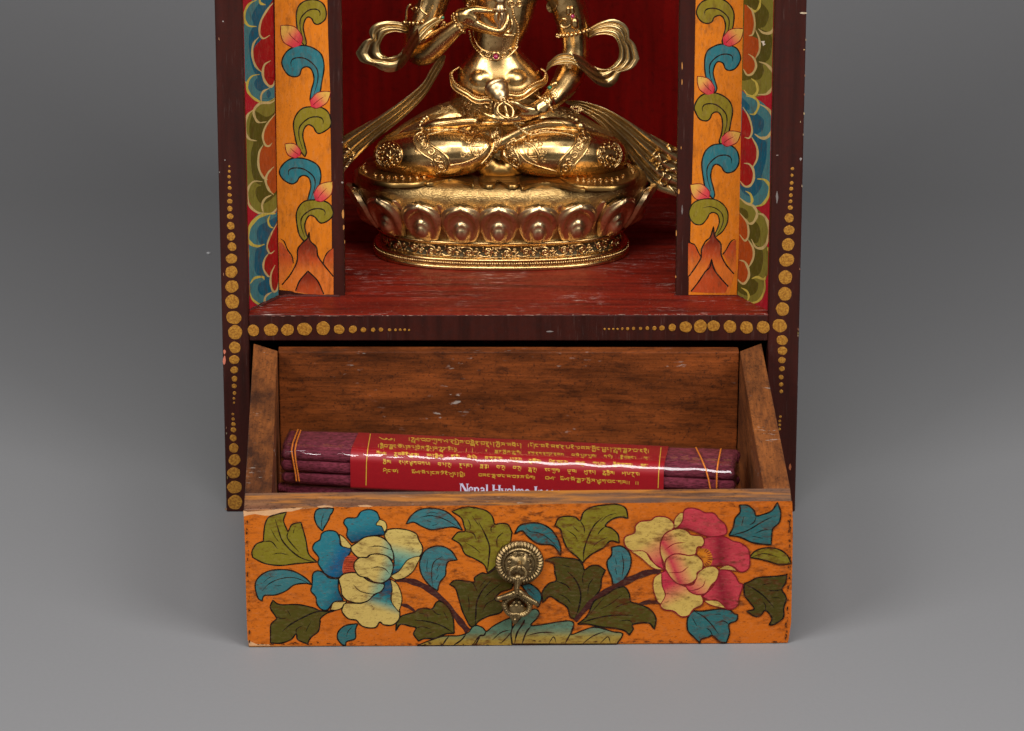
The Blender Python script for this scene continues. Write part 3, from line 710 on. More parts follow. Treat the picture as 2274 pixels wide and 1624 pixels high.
# orange ground coat with a chipped upper edge
G = 'G'
top = [(26, 165), (60, 152), (120, 145), (200, 158), (300, 158), (360, 128), (440, 122), (520, 104), (620, 96), (700, 82), (900, 90), (1100, 84), (1400, 80), (1700, 76), (2274, 74)]
ov = []
def G2H(x, y): # frame H point expressed in frame G
    X, Y_ = zp('H', x, y); return ((X * 1.75901 - 940) / .46614, (Y_ * 1.75901 - 1940) / .46614)
for x, y in [(300, 58), (700, 54), (1100, 50), (1500, 42), (1900, 38), (2222, 36)]: ov.append(G2H(x, y))
for x, y in [(2228, 200), (2226, 400), (2220, 700), (2214, 1000), (2196, 1120), (2188, 1158)]: ov.append(G2H(x, y))
for x, y in [(1900, 1163), (1200, 1164), (600, 1168), (0, 1170)]: ov.append(G2H(x, y))
ov += [(1900, 1249), (1200, 1250), (600, 1250), (240, 1246), (70, 1248), (58, 1200), (50, 1000), (42, 700), (36, 400)]
ORF = lin('#d06c1a', KP)
fullc = [(27, 110)] + [(x, 70 if x > 600 else 100) for x in (300, 640, 1200, 1800, 2274)] + ov
art.fill(G, top + ov, ORF, raw=True)
art.mi = 2
for pts in ([(22, 118), (60, 128), (200, 118), (330, 104), (440, 96), (520, 92), (500, 106), (430, 124), (360, 130), (300, 160), (200, 160), (120, 146), (60, 156), (26, 168)], [(640, 82), (700, 74), (760, 78), (780, 92), (700, 98), (650, 92)], [(980, 74), (1060, 70), (1110, 82), (1080, 88), (1000, 86)],
            [(60, 1205), (130, 1236), (240, 1240), (250, 1250), (72, 1250)]):
    art.fill(G, pts, (1, 1, 1, 1), raw=True)
art.mi = 1
OL1 = lin('#82761f', KP); OL2 = lin('#77681c', KP); OD = lin('#504a16', KP); OD2 = lin('#484214', KP); TE = lin('#3a7478', KP); TE2 = lin('#2f6a6c', KP)
LB = lin('#120c09')
W1 = 12
def leaf(k, pts, c, veins=(), w=W1, c2=None, grad=None):
    art.fill(k, pts, c, c2, grad); art.line(k, pts, w, LB, closed=True)
    for v in veins:
        ww = w * .6
        if len(v) and isinstance(v[0], (int, float)): ww = v[0]; v = v[1:]
        art.line(k, list(v), ww, LB, (.3, .2))
# ---- left half (frame G)
art.line(G, [(1290, 700), (1400, 705), (1520, 745), (1650, 830), (1760, 950), (1850, 1060), (1905, 1130)], 52, MAR, (.5, 1)); art.line(G, [(1340, 905), (1400, 920), (1465, 965)], 30, MAR, (.6, .4))
leaf(G, [(640, 550), (640, 550), (570, 480), (550, 380), (530, 300), (505, 215), (505, 215), (430, 235), (400, 290), (385, 270), (360, 200), (385, 130), (385, 130), (300, 150), (235, 175), (205, 230), (195, 300), (190, 375), (190, 375), (130, 400), (95, 460), (100, 510), (100, 510), (200, 560), (330, 578), (450, 565), (580, 553)], OL1,
     [(12, (290, 190), (320, 290), (350, 370), (430, 460), (520, 520), (640, 552)), (6, (255, 275), (290, 340), (325, 385)), (6, (265, 485), (330, 475), (410, 492)), (10, (400, 290), (390, 340), (430, 400), (490, 465)), (9, (190, 375), (260, 380), (310, 440)), (6, (450, 270), (440, 310))])
leaf(G, [(685, 290), (685, 290), (640, 240), (618, 170), (640, 110), (720, 96), (780, 100), (780, 100), (770, 130), (750, 160), (735, 200), (700, 260)], TE, [(6, (700, 140), (680, 200), (680, 280))])
leaf(G, [(598, 738), (598, 738), (540, 680), (440, 625), (330, 612), (220, 630), (140, 690), (122, 760), (145, 850), (180, 875), (180, 875), (200, 830), (290, 825), (380, 790), (450, 740), (540, 728)], TE, [(8, (180, 790), (240, 730), (330, 690), (450, 680), (590, 735)), (5, (190, 720), (240, 680), (280, 665)), (5, (280, 750), (340, 745))])
leaf(G, [(790, 955), (790, 955), (680, 960), (600, 930), (480, 905), (330, 905), (270, 870), (270, 870), (248, 930), (290, 1000), (300, 1025), (255, 1070), (250, 1130), (250, 1225), (250, 1225), (330, 1230), (420, 1200), (465, 1150), (480, 1200), (560, 1235), (560, 1235), (590, 1180), (650, 1130), (665, 1060), (670, 1020), (720, 980)], OD,
     [(12, (350, 1130), (420, 1070), (530, 1010), (640, 965), (780, 955)), (8, (290, 1005), (340, 1022), (385, 1018)), (6, (390, 950), (420, 1000)), (8, (465, 1150), (470, 1110), (520, 1080)), (5, (590, 1050), (560, 1100), (545, 1140))])
leaf(G, [(980, 1065), (980, 1065), (880, 1080), (820, 1130), (812, 1190), (850, 1240), (880, 1245), (880, 1245), (890, 1215), (960, 1190), (962, 1120)], TE2, [(6, (940, 1085), (900, 1130), (885, 1180))])
leaf(G, [(1860, 282), (1860, 282), (1800, 190), (1710, 120), (1600, 98), (1500, 110), (1430, 160), (1385, 230), (1385, 230), (1450, 215), (1520, 250), (1600, 278), (1690, 265), (1780, 255)], TE, [(8, (1500, 175), (1600, 160), (1720, 195), (1850, 275)), (5, (1550, 150), (1600, 130), (1660, 145)), (5, (1560, 200), (1600, 215)), (5, (1600, 245), (1650, 232))])
leaf(G, [(1650, 790), (1650, 790), (1580, 740), (1520, 660), (1500, 560), (1540, 460), (1620, 418), (1700, 420), (1770, 460), (1815, 530), (1815, 530), (1740, 545), (1720, 600), (1715, 660), (1670, 720)], TE, [(8, (1690, 500), (1620, 550), (1600, 640), (1610, 760)), (5, (1570, 520), (1560, 590), (1565, 640)), (5, (1680, 560), (1650, 600), (1645, 640)), (5, (1660, 650), (1635, 700))])
leaf(G, [(2070, 640), (2070, 640), (2040, 570), (1960, 520), (1880, 480), (1840, 400), (1770, 355), (1770, 355), (1820, 300), (1880, 290), (1870, 240), (1850, 180), (1770, 125), (1770, 125), (1870, 90), (1960, 92), (2060, 120), (2110, 170), (2130, 230), (2180, 225), (2240, 235), (2274, 300), (2274, 300), (2250, 420), (2170, 520), (2130, 590)], OL1,
     [(13, (1995, 215), (2050, 320), (2085, 420), (2080, 520), (2065, 640)), (9, (1880, 290), (1950, 310), (1975, 365)), (6, (1900, 180), (1925, 240), (1915, 290)), (6, (1940, 160), (2000, 250)), (9, (2130, 230), (2100, 260), (2100, 300)), (6, (1880, 385), (1960, 430), (2010, 475)), (9, (2200, 300), (2150, 350), (2150, 430)), (6, (2200, 400), (2150, 490))])
leaf(G, [(1960, 1085), (1960, 1085), (1920, 1080), (1860, 960), (1830, 860), (1800, 770), (1750, 735), (1750, 735), (1800, 700), (1900, 710), (1960, 715), (1960, 680), (2020, 640), (2070, 645), (2140, 600), (2210, 560), (2210, 560), (2274, 620), (2274, 760), (2180, 800), (2130, 860), (2200, 900), (2180, 970), (2080, 1000), (2000, 1040)], OD2,
     [(13, (2110, 690), (2030, 780), (1980, 880), (1970, 1000), (1965, 1080)), (9, (1850, 705), (1940, 720), (1985, 800)), (7, (1905, 830), (1915, 900), (1910, 960)), (7, (2180, 730), (2090, 800), (2040, 850)), (7, (2150, 850), (2060, 900), (2025, 970)), (6, (2060, 690), (2000, 760))])
leaf(G, [(1790, 1145), (1790, 1145), (1780, 1020), (1740, 930), (1680, 880), (1640, 885), (1605, 940), (1540, 935), (1490, 945), (1450, 970), (1350, 1000), (1310, 1050), (1300, 1125), (1300, 1125), (1340, 1070), (1420, 1085), (1470, 1100), (1450, 1150), (1490, 1210), (1490, 1210), (1540, 1190), (1630, 1185), (1720, 1150)], OD,
     [(11, (1460, 1035), (1560, 1045), (1680, 1080), (1790, 1145)), (8, (1605, 945), (1640, 980), (1680, 990)), (6, (1490, 975), (1560, 990), (1570, 1030)), (6, (1700, 960), (1740, 1040)), (7, (1470, 1100), (1520, 1090), (1600, 1110)), (5, (1550, 1150), (1620, 1130))])
# rocks at the foot
leaf(G, [(1480, 1249), (1480, 1249), (1560, 1215), (1700, 1170), (1830, 1165), (1910, 1135), (1940, 1095), (1980, 1080), (2030, 1100), (2060, 1130), (2110, 1090), (2200, 1040), (2274, 1010), (2274, 1010), (2274, 1249), (2274, 1249)], lin('#5c7c64', KP), [(12, (1690, 1249), (1720, 1200), (1745, 1172)), (13, (1780, 1249), (1850, 1200), (1890, 1150)), (14, (1940, 1249), (2000, 1170), (2040, 1160), (2060, 1120)), (12, (1960, 1249), (1985, 1210), (2010, 1160)), (9, (2110, 1200), (2180, 1140), (2260, 1115)), (9, (2180, 1230), (2230, 1180), (2270, 1130))],
     w=11, c2=[lin('#5a7a62', KP), lin('#a08838', KP), lin('#a57f30', KP)], grad=(1900, 1100, 1900, 1250))
# blue peony
BP1 = lin('#2c7a86', KP); BP2 = lin('#084e6a', KP); CP1 = lin('#d2b664', KP); CP2 = lin('#86a888', KP); CP3 = lin('#2f8c8c', KP)
leaf(G, [(930, 385), (930, 385), (890, 330), (895, 270), (865, 220), (890, 180), (970, 175), (1010, 125), (1080, 108), (1140, 130), (1165, 185), (1190, 240), (1210, 320), (1210, 320), (1100, 330), (1010, 370)], BP1, w=11, c2=[BP1, BP2], grad=(1040, 130, 1090, 330))
leaf(G, [(1165, 190), (1165, 190), (1210, 210), (1225, 260), (1205, 300), (1205, 300), (1180, 250), (1135, 235)], CP1, w=8)
leaf(G, [(1215, 300), (1215, 300), (1240, 275), (1310, 268), (1400, 280), (1470, 310), (1492, 360), (1525, 430), (1500, 500), (1420, 520), (1370, 570), (1330, 620), (1262, 660), (1262, 660), (1285, 560), (1280, 480), (1240, 400), (1205, 330)], CP1, w=11, c2=[CP1, CP2, CP3, BP2], grad=(1370, 320, 1300, 640))
leaf(G, [(1255, 665), (1255, 665), (1330, 620), (1400, 530), (1500, 500), (1480, 560), (1440, 630), (1370, 680), (1300, 695)], CP1, w=8)
leaf(G, [(700, 640), (700, 640), (650, 560), (655, 510), (605, 440), (620, 390), (665, 360), (680, 310), (730, 285), (800, 295), (830, 350), (840, 410), (920, 430), (930, 445), (930, 445), (870, 560), (860, 650), (800, 680), (740, 665)], BP1, w=11, c2=[BP1, lin('#155f88', KP), BP2], grad=(660, 420, 920, 560))
leaf(G, [(828, 315), (828, 315), (870, 345), (925, 410), (925, 432), (880, 425), (845, 405)], CP1, w=8)
leaf(G, [(860, 870), (860, 870), (780, 885), (730, 945), (680, 945), (640, 900), (630, 840), (590, 790), (600, 740), (605, 650), (640, 622), (690, 635), (740, 680), (820, 690), (820, 690), (820, 780)], BP1, w=11, c2=[BP1, BP2], grad=(620, 740, 850, 830))
leaf(G, [(890, 875), (890, 875), (850, 930), (800, 950), (752, 948), (752, 948), (780, 885), (850, 880)], CP1, w=8)
leaf(G, [(865, 900), (865, 900), (900, 890), (1020, 890), (1110, 830), (1190, 770), (1210, 700), (1250, 695), (1270, 760), (1260, 860), (1290, 920), (1330, 950), (1325, 1030), (1270, 1075), (1200, 1072), (1165, 1050), (1130, 1095), (1050, 1095), (1000, 1070), (970, 1035), (900, 1020), (850, 960)], BP2, w=11, c2=[BP2, CP3, CP1, CP1], grad=(1180, 700, 1080, 1000))
leaf(G, [(1255, 690), (1255, 690), (1310, 730), (1345, 810), (1350, 880), (1325, 965), (1325, 965), (1265, 880), (1270, 780)], CP1, w=8)
art.fill(G, [(880, 510), (920, 490), (970, 495), (970, 495), (990, 640), (920, 640), (860, 640), (855, 580)], lin('#c0502a', KP))
for i in range(9): art.line(G, [(870 + 10 * math.sin(i * 2), 508 + i * 16), (960, 512 + i * 14)], 6, lin('#7c1a10'), (1, .3))
leaf(G, [(930, 455), (930, 455), (925, 420), (975, 385), (1030, 345), (1110, 328), (1190, 345), (1250, 400), (1262, 430), (1280, 480), (1275, 530), (1230, 500), (1150, 480), (1080, 490), (1050, 510), (980, 505)], CP1, [(8, (1078, 418), (1170, 415), (1262, 445))], w=11, c2=[CP1, CP1, CP2], grad=(980, 420, 1240, 470))
leaf(G, [(820, 690), (820, 690), (860, 650), (940, 635), (1000, 650), (1050, 690), (1100, 715), (1170, 725), (1205, 740), (1180, 790), (1120, 820), (1060, 875), (970, 890), (890, 865), (850, 820), (840, 760)], CP1, [(8, (945, 738), (1000, 790), (1080, 812), (1130, 815))], w=11, c2=[CP1, CP1, CP2], grad=(880, 720, 1150, 790))
leaf(G, [(950, 600), (950, 600), (955, 550), (1000, 510), (1060, 510), (1090, 485), (1160, 480), (1230, 500), (1275, 560), (1275, 610), (1250, 680), (1190, 720), (1120, 715), (1060, 680), (990, 660)], CP1, [(8, (1095, 600), (1150, 588), (1210, 605), (1250, 650))], w=11, c2=[CP1, CP1, CP2], grad=(990, 560, 1230, 640))
# ---- right half (frame H)
H = 'H'
leaf(H, [(385, 465), (385, 465), (340, 400), (300, 380), (200, 370), (120, 310), (80, 270), (20, 295), (20, 295), (60, 230), (140, 208), (230, 215), (310, 260), (360, 330), (385, 400)], TE2, [(7, (130, 275), (220, 290), (300, 340), (375, 420)), (6, (110, 250), (160, 285))])
leaf(H, [(560, 525), (560, 525), (520, 480), (440, 410), (400, 320), (385, 260), (340, 230), (340, 230), (370, 170), (430, 155), (500, 160), (540, 190), (570, 120), (640, 80), (740, 65), (830, 60), (900, 90), (920, 170), (920, 170), (860, 160), (790, 180), (740, 230), (790, 250), (840, 300), (850, 365), (850, 365), (780, 350), (730, 400), (640, 450), (590, 490)], OL1,
     [(12, (720, 160), (650, 230), (600, 330), (570, 430), (565, 520)), (9, (540, 190), (570, 240), (575, 290)), (6, (430, 260), (500, 310), (520, 360)), (9, (740, 235), (700, 270), (680, 300)), (6, (760, 320), (680, 360), (640, 400)), (6, (830, 130), (760, 150), (700, 200)), (6, (480, 230), (530, 280))])
leaf(H, [(500, 970), (500, 970), (460, 950), (440, 880), (370, 830), (300, 790), (245, 840), (245, 840), (240, 760), (290, 690), (350, 665), (340, 600), (330, 530), (265, 505), (265, 505), (330, 480), (430, 485), (520, 500), (560, 540), (575, 580), (620, 550), (680, 545), (740, 582), (740, 582), (710, 650), (700, 730), (650, 800), (580, 880), (540, 940)], OD2,
     [(13, (440, 590), (510, 670), (545, 770), (530, 880), (500, 960)), (10, (350, 668), (430, 700), (470, 750)), (7, (370, 770), (430, 800), (470, 850)), (7, (575, 585), (560, 640), (565, 700)), (7, (650, 640), (610, 700), (600, 780)), (6, (400, 540), (470, 560))])
leaf(H, [(800, 700), (800, 700), (790, 640), (760, 570), (755, 510), (790, 460), (790, 400), (790, 400), (860, 390), (920, 430), (945, 500), (930, 580), (890, 650), (840, 690)], TE, [(8, (870, 450), (885, 540), (870, 650)), (5, (820, 490), (830, 540)), (5, (820, 560), (830, 620))])
art.line(H, [(1180, 590), (1080, 600), (960, 645), (830, 710), (690, 790), (590, 880), (500, 985)], 50, MAR, (.7, .6)); art.line(H, [(1165, 835), (1080, 835), (1000, 850)], 30, MAR, (1, .2))
leaf(H, [(520, 1010), (520, 1010), (600, 940), (650, 830), (740, 780), (820, 730), (890, 715), (930, 770), (940, 830), (1000, 850), (1090, 890), (1140, 960), (1130, 1050), (1130, 1050), (1080, 1000), (960, 1010), (960, 1050), (930, 1095), (930, 1095), (890, 1060), (800, 1040), (700, 1030), (600, 1010)], OD,
     [(11, (960, 940), (800, 940), (660, 965), (530, 1005)), (9, (940, 835), (860, 860), (820, 880)), (7, (730, 800), (650, 890), (610, 940)), (7, (960, 1010), (930, 980), (850, 985)), (6, (870, 780), (780, 850), (700, 890))])
leaf(H, [(0, 1168), (0, 1168), (0, 1050), (100, 930), (180, 890), (215, 920), (200, 960), (150, 1020), (260, 1010), (380, 990), (460, 985), (490, 1010), (470, 1090), (560, 1060), (640, 1035), (720, 1045), (800, 1070), (870, 1080), (870, 1110), (830, 1167), (830, 1167)], lin('#5c7c64', KP),
     [(14, (20, 1165), (40, 1080), (90, 1000), (100, 970)), (13, (80, 1165), (110, 1080), (150, 1025)), (9, (120, 1100), (200, 1080), (260, 1075), (340, 1080)), (11, (420, 1165), (450, 1110), (495, 1030)), (9, (560, 1165), (640, 1105), (740, 1065)), (8, (290, 1165), (330, 1110), (350, 1160)), (8, (700, 1160), (760, 1110), (780, 1160))],
     w=11, c2=[lin('#5a7a66', KP), lin('#a08a40', KP), lin('#a57f30', KP)], grad=(400, 1000, 400, 1165))
leaf(H, [(75, 700), (75, 700), (140, 690), (210, 740), (235, 800), (210, 870), (190, 850), (130, 780)], TE2, [(6, (120, 720), (180, 780))])
leaf(H, [(1720, 305), (1720, 305), (1755, 240), (1770, 170), (1810, 120), (1805, 65), (1805, 65), (1870, 68), (1920, 110), (1935, 150), (1990, 140), (2060, 110), (2105, 45), (2105, 45), (2130, 120), (2120, 200), (2070, 250), (2060, 300), (2055, 380), (2055, 380), (1990, 375), (1900, 360), (1810, 320)], TE2,
     [(10, (2060, 160), (1980, 200), (1860, 270), (1725, 308)), (8, (1935, 155), (1920, 200), (1880, 225)), (6, (1840, 150), (1820, 230)), (7, (2060, 260), (1990, 265), (1930, 290)), (6, (1990, 330), (1900, 310))])
leaf(H, [(1882, 480), (1882, 480), (1930, 430), (2010, 405), (2110, 415), (2180, 460), (2215, 530), (2215, 530), (2120, 535), (2030, 510), (1950, 490)], OL1, [(7, (1900, 478), (2000, 450), (2120, 480))])
leaf(H, [(1840, 690), (1840, 690), (1890, 670), (1950, 640), (2060, 632), (2170, 620), (2180, 610), (2180, 610), (2170, 680), (2140, 735), (2175, 800), (2155, 880), (2150, 960), (2080, 1010), (2040, 1015), (2040, 1015), (2060, 960), (2010, 900), (1970, 940), (1920, 945), (1860, 905), (1860, 905), (1920, 890), (1890, 840), (1845, 780)], OD2,
     [(11, (2080, 880), (2000, 790), (1920, 730), (1845, 692)), (8, (2140, 735), (2080, 745), (2030, 740)), (6, (2060, 680), (1980, 700)), (8, (2010, 900), (2010, 860), (1990, 830)), (6, (2120, 800), (2060, 800))])
leaf(H, [(1440, 905), (1440, 905), (1520, 905), (1640, 890), (1720, 895), (1760, 925), (1790, 935), (1790, 935), (1780, 980), (1720, 1010), (1725, 1080), (1700, 1155), (1700, 1155), (1650, 1150), (1590, 1100), (1560, 1110), (1500, 1130), (1490, 1160), (1490, 1160), (1440, 1110), (1395, 1060), (1390, 980), (1410, 930)], TE2,
     [(10, (1640, 1090), (1580, 1010), (1520, 950), (1450, 910)), (8, (1720, 1010), (1680, 985), (1640, 990)), (6, (1660, 930), (1600, 930)), (8, (1590, 1100), (1570, 1060), (1540, 1040)), (6, (1430, 960), (1470, 1030))])
RL = lin('#7a1420'); RP1 = lin('#c8404c', KP); RP2 = lin('#8c1a2c', KP); YP = lin('#d4b45c', KP); SP = lin('#dc8a5c', KP); RS = lin('#c8344a', KP)
def petal(pts, c, veins=(), c2=None, grad=None, w=10):
    art.fill(H, pts, c, c2, grad); art.line(H, pts, w, RL, closed=True)
    for v in veins: art.line(H, v, 7, RL, (.3, .2))
petal([(1310, 245), (1310, 245), (1350, 190), (1365, 110), (1410, 88), (1480, 100), (1530, 125), (1600, 130), (1640, 175), (1690, 220), (1700, 290), (1620, 315), (1540, 310), (1440, 270), (1380, 250)], RP1, c2=[RP1, RP2], grad=(1500, 150, 1430, 300))
petal([(1285, 245), (1285, 245), (1290, 180), (1330, 130), (1358, 128), (1358, 128), (1350, 190), (1310, 240)], YP, w=7)
petal([(1520, 330), (1520, 330), (1600, 315), (1690, 318), (1750, 350), (1810, 365), (1870, 410), (1885, 480), (1880, 560), (1840, 592), (1800, 590), (1760, 555), (1700, 540), (1620, 545), (1540, 540), (1500, 430)], RP1, c2=[RP2, RP1], grad=(1560, 450, 1750, 440))
petal([(1635, 575), (1635, 575), (1690, 545), (1740, 550), (1790, 590), (1790, 590), (1720, 580)], YP, w=7)
petal([(1510, 790), (1510, 790), (1600, 700), (1640, 590), (1720, 585), (1770, 625), (1800, 680), (1830, 700), (1800, 800), (1790, 860), (1740, 890), (1690, 880), (1620, 820), (1560, 820)], RP1, c2=[RP2, RP1], grad=(1570, 760, 1760, 720))
petal([(1520, 820), (1520, 820), (1630, 825), (1700, 885), (1700, 885), (1620, 870), (1560, 850)], YP, w=7)
art.fill(H, [(1470, 450), (1500, 410), (1560, 420), (1590, 480), (1575, 540), (1530, 550), (1500, 520)], lin('#d8801c', KP))
for i in range(9):
    a = -1.2 + i * .3; art.line(H, [(1510 + 40 * math.cos(a), 480 + 45 * math.sin(a)), (1515 + 76 * math.cos(a), 480 + 70 * math.sin(a))], 6, RL, (.3, 1))
petal([(1205, 575), (1205, 575), (1130, 530), (1060, 440), (960, 430), (900, 390), (895, 320), (970, 285), (980, 230), (1020, 195), (1100, 185), (1140, 158), (1220, 160), (1275, 200), (1280, 250), (1220, 310), (1195, 380), (1185, 470)], YP, c2=[YP, SP, RS], grad=(1020, 260, 1190, 520))
petal([(1215, 578), (1215, 578), (1120, 565), (1030, 490), (945, 430), (945, 430), (1050, 432), (1100, 500), (1160, 555)], YP, w=7)
petal([(1185, 600), (1185, 600), (1240, 590), (1330, 690), (1400, 720), (1500, 780), (1510, 850), (1440, 890), (1400, 940), (1340, 948), (1280, 905), (1200, 890), (1175, 840), (1215, 780), (1190, 700)], RS, c2=[RS, SP, YP, YP], grad=(1230, 620, 1370, 900))
petal([(1185, 600), (1185, 600), (1130, 640), (1120, 720), (1150, 820), (1180, 850), (1180, 850), (1215, 780), (1190, 700)], YP, w=7)
petal([(1370, 700), (1370, 700), (1440, 690), (1470, 610), (1530, 560), (1600, 550), (1640, 590), (1620, 660), (1580, 700), (1540, 760), (1470, 775), (1410, 750)], YP, [[(1535, 655), (1510, 710), (1440, 740), (1380, 735)]], c2=[YP, SP, RS], grad=(1590, 580, 1420, 750))
petal([(1210, 540), (1210, 540), (1175, 440), (1185, 340), (1230, 280), (1320, 250), (1390, 270), (1420, 300), (1500, 310), (1525, 350), (1510, 390), (1470, 400), (1450, 460), (1390, 465), (1320, 450), (1260, 480)], YP, [[(1375, 362), (1290, 370), (1210, 420)]], c2=[RS, SP, YP, YP], grad=(1190, 470, 1400, 320))
petal([(1215, 570), (1215, 570), (1220, 500), (1280, 455), (1350, 455), (1400, 465), (1460, 462), (1510, 510), (1510, 570), (1470, 600), (1460, 650), (1400, 690), (1320, 690), (1260, 640)], YP, [[(1400, 550), (1340, 595), (1240, 600)]], c2=[RS, SP, YP], grad=(1225, 590, 1400, 520))
# worn dark blotches along the edges, as small irregular flakes
random.seed(21)
DW = lin('#3a1c10')
def flake(k, x, y, w_, h_, c_):
    m = 9; art.fill(k, [(x + w_ * math.cos(2 * PI * j / m) * random.uniform(.45, 1), y + h_ * math.sin(2 * PI * j / m) * random.uniform(.45, 1)) for j in range(m)], c_, raw=True)
for i in range(150):
    r_ = random.random()
    if r_ < .42: flake(G, random.uniform(60, 2270), 1238 - abs(random.gauss(0, 10)), random.uniform(4, 26), random.uniform(2, 7), DW)
    elif r_ < .6: y = random.uniform(180, 1230); flake(G, 40 + y * .024 + abs(random.gauss(0, 7)), y, random.uniform(2, 8), random.uniform(4, 26), DW)
    elif r_ < .85: y = random.uniform(60, 1150); flake(H, 2208 - max(0, y - 600) * .06 - abs(random.gauss(0, 9)), y, random.uniform(2, 9), random.uniform(5, 30), DW)
    else: flake(H, random.uniform(0, 2200), 1152 - abs(random.gauss(0, 8)), random.uniform(4, 30), random.uniform(2, 7), DW)
for i in range(40): flake(G, random.uniform(60, 2270), 88 + abs(random.gauss(0, 6)), random.uniform(4, 22), random.uniform(2, 5), DW)
join(front, mb)
# side boards, back board
def board(name, a, b, c, d, h, mat, par=drawer, ha=0):
    mb = MB(); q = [a, b, c, d]
    mb.hexa([dn(p, h) for p in q] + q); return mb.build(name, mat, par, bevel=.0006, bseg=2)
e = .0004
tl = lambda p: p
sideL = board('drawer_side', fl2 + DB * e, ITL + DB * e, JTL + (BTL - JTL) * 0, BTL, hL - .004, M_rimy)
sideR = board('drawer_side', ITR + DB * e, fr2 + DB * e, BTR, JTR, hR - .004, M_rimy)
w_ = (BTR - BTL).normalized()
jb = JTL + (BTL - FTL).normalized() * .0066; jbr = JTR + (BTR - FTR).normalized() * .0066
board('drawer_back', JTL + w_ * e - DU * .0006, JTR - w_ * e - DU * .0006, jbr - w_ * e - DU * .0006, jb + w_ * e - DU * .0006, hL - .006, M_inner)

# ------------------------------------------------------------------ drawer pull (frame I)
_t = NT('aged_brass'); n = _t.noise(260, 4, .6); _t.base(_t.mix(_t.ramp(n, [(.35, 0.0), (.65, 1.0)]), (.36, .25, .11, 1), (.15, .10, .05, 1)), .42, 1); _t.bump(n, .35, .0004)
M_brass = _t.mat
def I3(x, y, d):     # d millimetres out of the drawer front
    X, Y_ = zp('I', x, y); return hit(X, Y_, FTL - DB * (d * .001), DB)
c0 = I3(1035, 515, 0); su = (I3(1435, 515, 0) - c0).length / 400
R0 = 428 * su
pull = MB()
prof = [(0, R0), (.0012, R0), (.0018, R0 * .985), (.0020, R0 * .96), (.0023, R0 * .93), (.0028, R0 * .88), (.0029, R0 * .82), (.0024, R0 * .77), (.0018, R0 * .74), (.0026, R0 * .70), (.0030, R0 * .67), (.0024, R0 * .63), (.0022, R0 * .58), (.0034, R0 * .5), (.0050, R0 * .35), (.0058, R0 * .18), (.0060, 0)]
c0 = c0 - DB * .0003
seg = 240; rows = []
U_ = _u; V_ = DU
for k, (h, r) in enumerate(prof):
    row = []
    for j in range(seg):
        b = 2 * PI * j / seg; hh = h
        if 3 <= k <= 7: hh += .00045 * math.sin(b * 40)
        if 13 <= k <= 15: hh += .0005 * math.sin(b * 5 + k * 2)
        row.append(c0 - DB * hh + (U_ * math.cos(b) + V_ * math.sin(b)) * max(r, 1e-6))
    rows.append(row)
pull.grid(rows, True)
# embossed scrolls and studs
for (x, y, r, d) in [(850, 525, 36, 5.2), (950, 405, 22, 4.5), (1020, 425, 22, 4.8), (885, 400, 22, 4.2), (1190, 495, 38, 5), (1210, 600, 24, 4.6), (850, 360, 20, 3.6), (1215, 400, 24, 4), (1160, 560, 16, 5), (905, 620, 20, 5), (1110, 380, 20, 4.5)]:
    pull.ball(I3(x, y, d - 1), r * su * 1.05, seg=12, rings=8)
def spiral(cx, cy, r, turns, d0, sx=1, n=26):
    return [(cx + sx * r * (1 - .85 * i / n) * math.cos(d0 + turns * 2 * PI * i / n), cy + r * (1 - .85 * i / n) * math.sin(d0 + turns * 2 * PI * i / n)) for i in range(n + 1)]
for (x, y, r, s, a) in [(865, 500, 68, 1, 1.5), (1200, 510, 72, -1, 1.5), (1080, 400, 52, 1, 3), (960, 395, 50, -1, 3), (840, 650, 50, 1, 0), (1230, 660, 46, -1, 0)]:
    pull.tube([I3(p[0], p[1], 4.6) for p in spiral(x, y, r, 1.3, a, s)], 13 * su, 8)
plate = pull.build('pull_plate', M_brass, drawer)
pull = MB()
pull.tube([I3(1030, 520, 5), I3(1030, 590, 8.5), I3(1028, 610, 12)], [34 * su, 40 * su, 40 * su], 14)
pull.ball(I3(1028, 620, 13.5), 52 * su, seg=16, rings=10)
# ring
rp = [I3(x, y, 11) for x, y in spline([(1008, 600), (900, 640), (862, 710), (890, 790), (1010, 830), (1120, 790), (1150, 710), (1110, 640)], True, 6)]
pull.tube(rp + [rp[0]], 38 * su, 12)
for i in range(0, len(rp), 2): pull.ball(rp[i] - DB * 28 * su, 17 * su, seg=8, rings=6)
pull.tube([I3(1010, 800, 10), I3(1000, 880, 10), I3(985, 960, 9.5), I3(985, 1040, 9), I3(988, 1080, 8)], [80 * su, 66 * su, 50 * su, 48 * su, 30 * su], 14)
for y in range(840, 1080, 26): pull.ball(I3(1000 + (960 - y) * .06, y, 13.2 if y < 1000 else 12), 22 * su, seg=8, rings=6)
# cross arms and flower drop
pull.tube([I3(645, 1170, 6), I3(760, 1140, 6), I3(880, 1100, 6.5), I3(980, 1060, 7)], [40 * su, 54 * su, 62 * su, 58 * su], 12)
pull.tube([I3(1345, 1265, 6), I3(1230, 1195, 6), I3(1120, 1110, 6.5), I3(1030, 1050, 7)], [38 * su, 58 * su, 66 * su, 58 * su], 12)
for i in range(9):
    pull.ball(I3(665 + i * 28, 1165 - i * 9, 9.2), 38 * su, seg=8, rings=6); pull.ball(I3(1320 - i * 27, 1240 - i * 15, 9.2), 40 * su, seg=8, rings=6)
rp = spline([(985, 1100), (860, 1150), (770, 1240), (800, 1360), (870, 1430), (975, 1420), (1090, 1440), (1190, 1370), (1210, 1260), (1110, 1160)], True, 6)
rr = [I3(x, y, 5.5) for x, y in rp]; pull.tube(rr + [rr[0]], 56 * su, 10)
for i in range(0, len(rr), 2): pull.ball(rr[i] - DB * 42 * su, 32 * su, seg=8, rings=6)
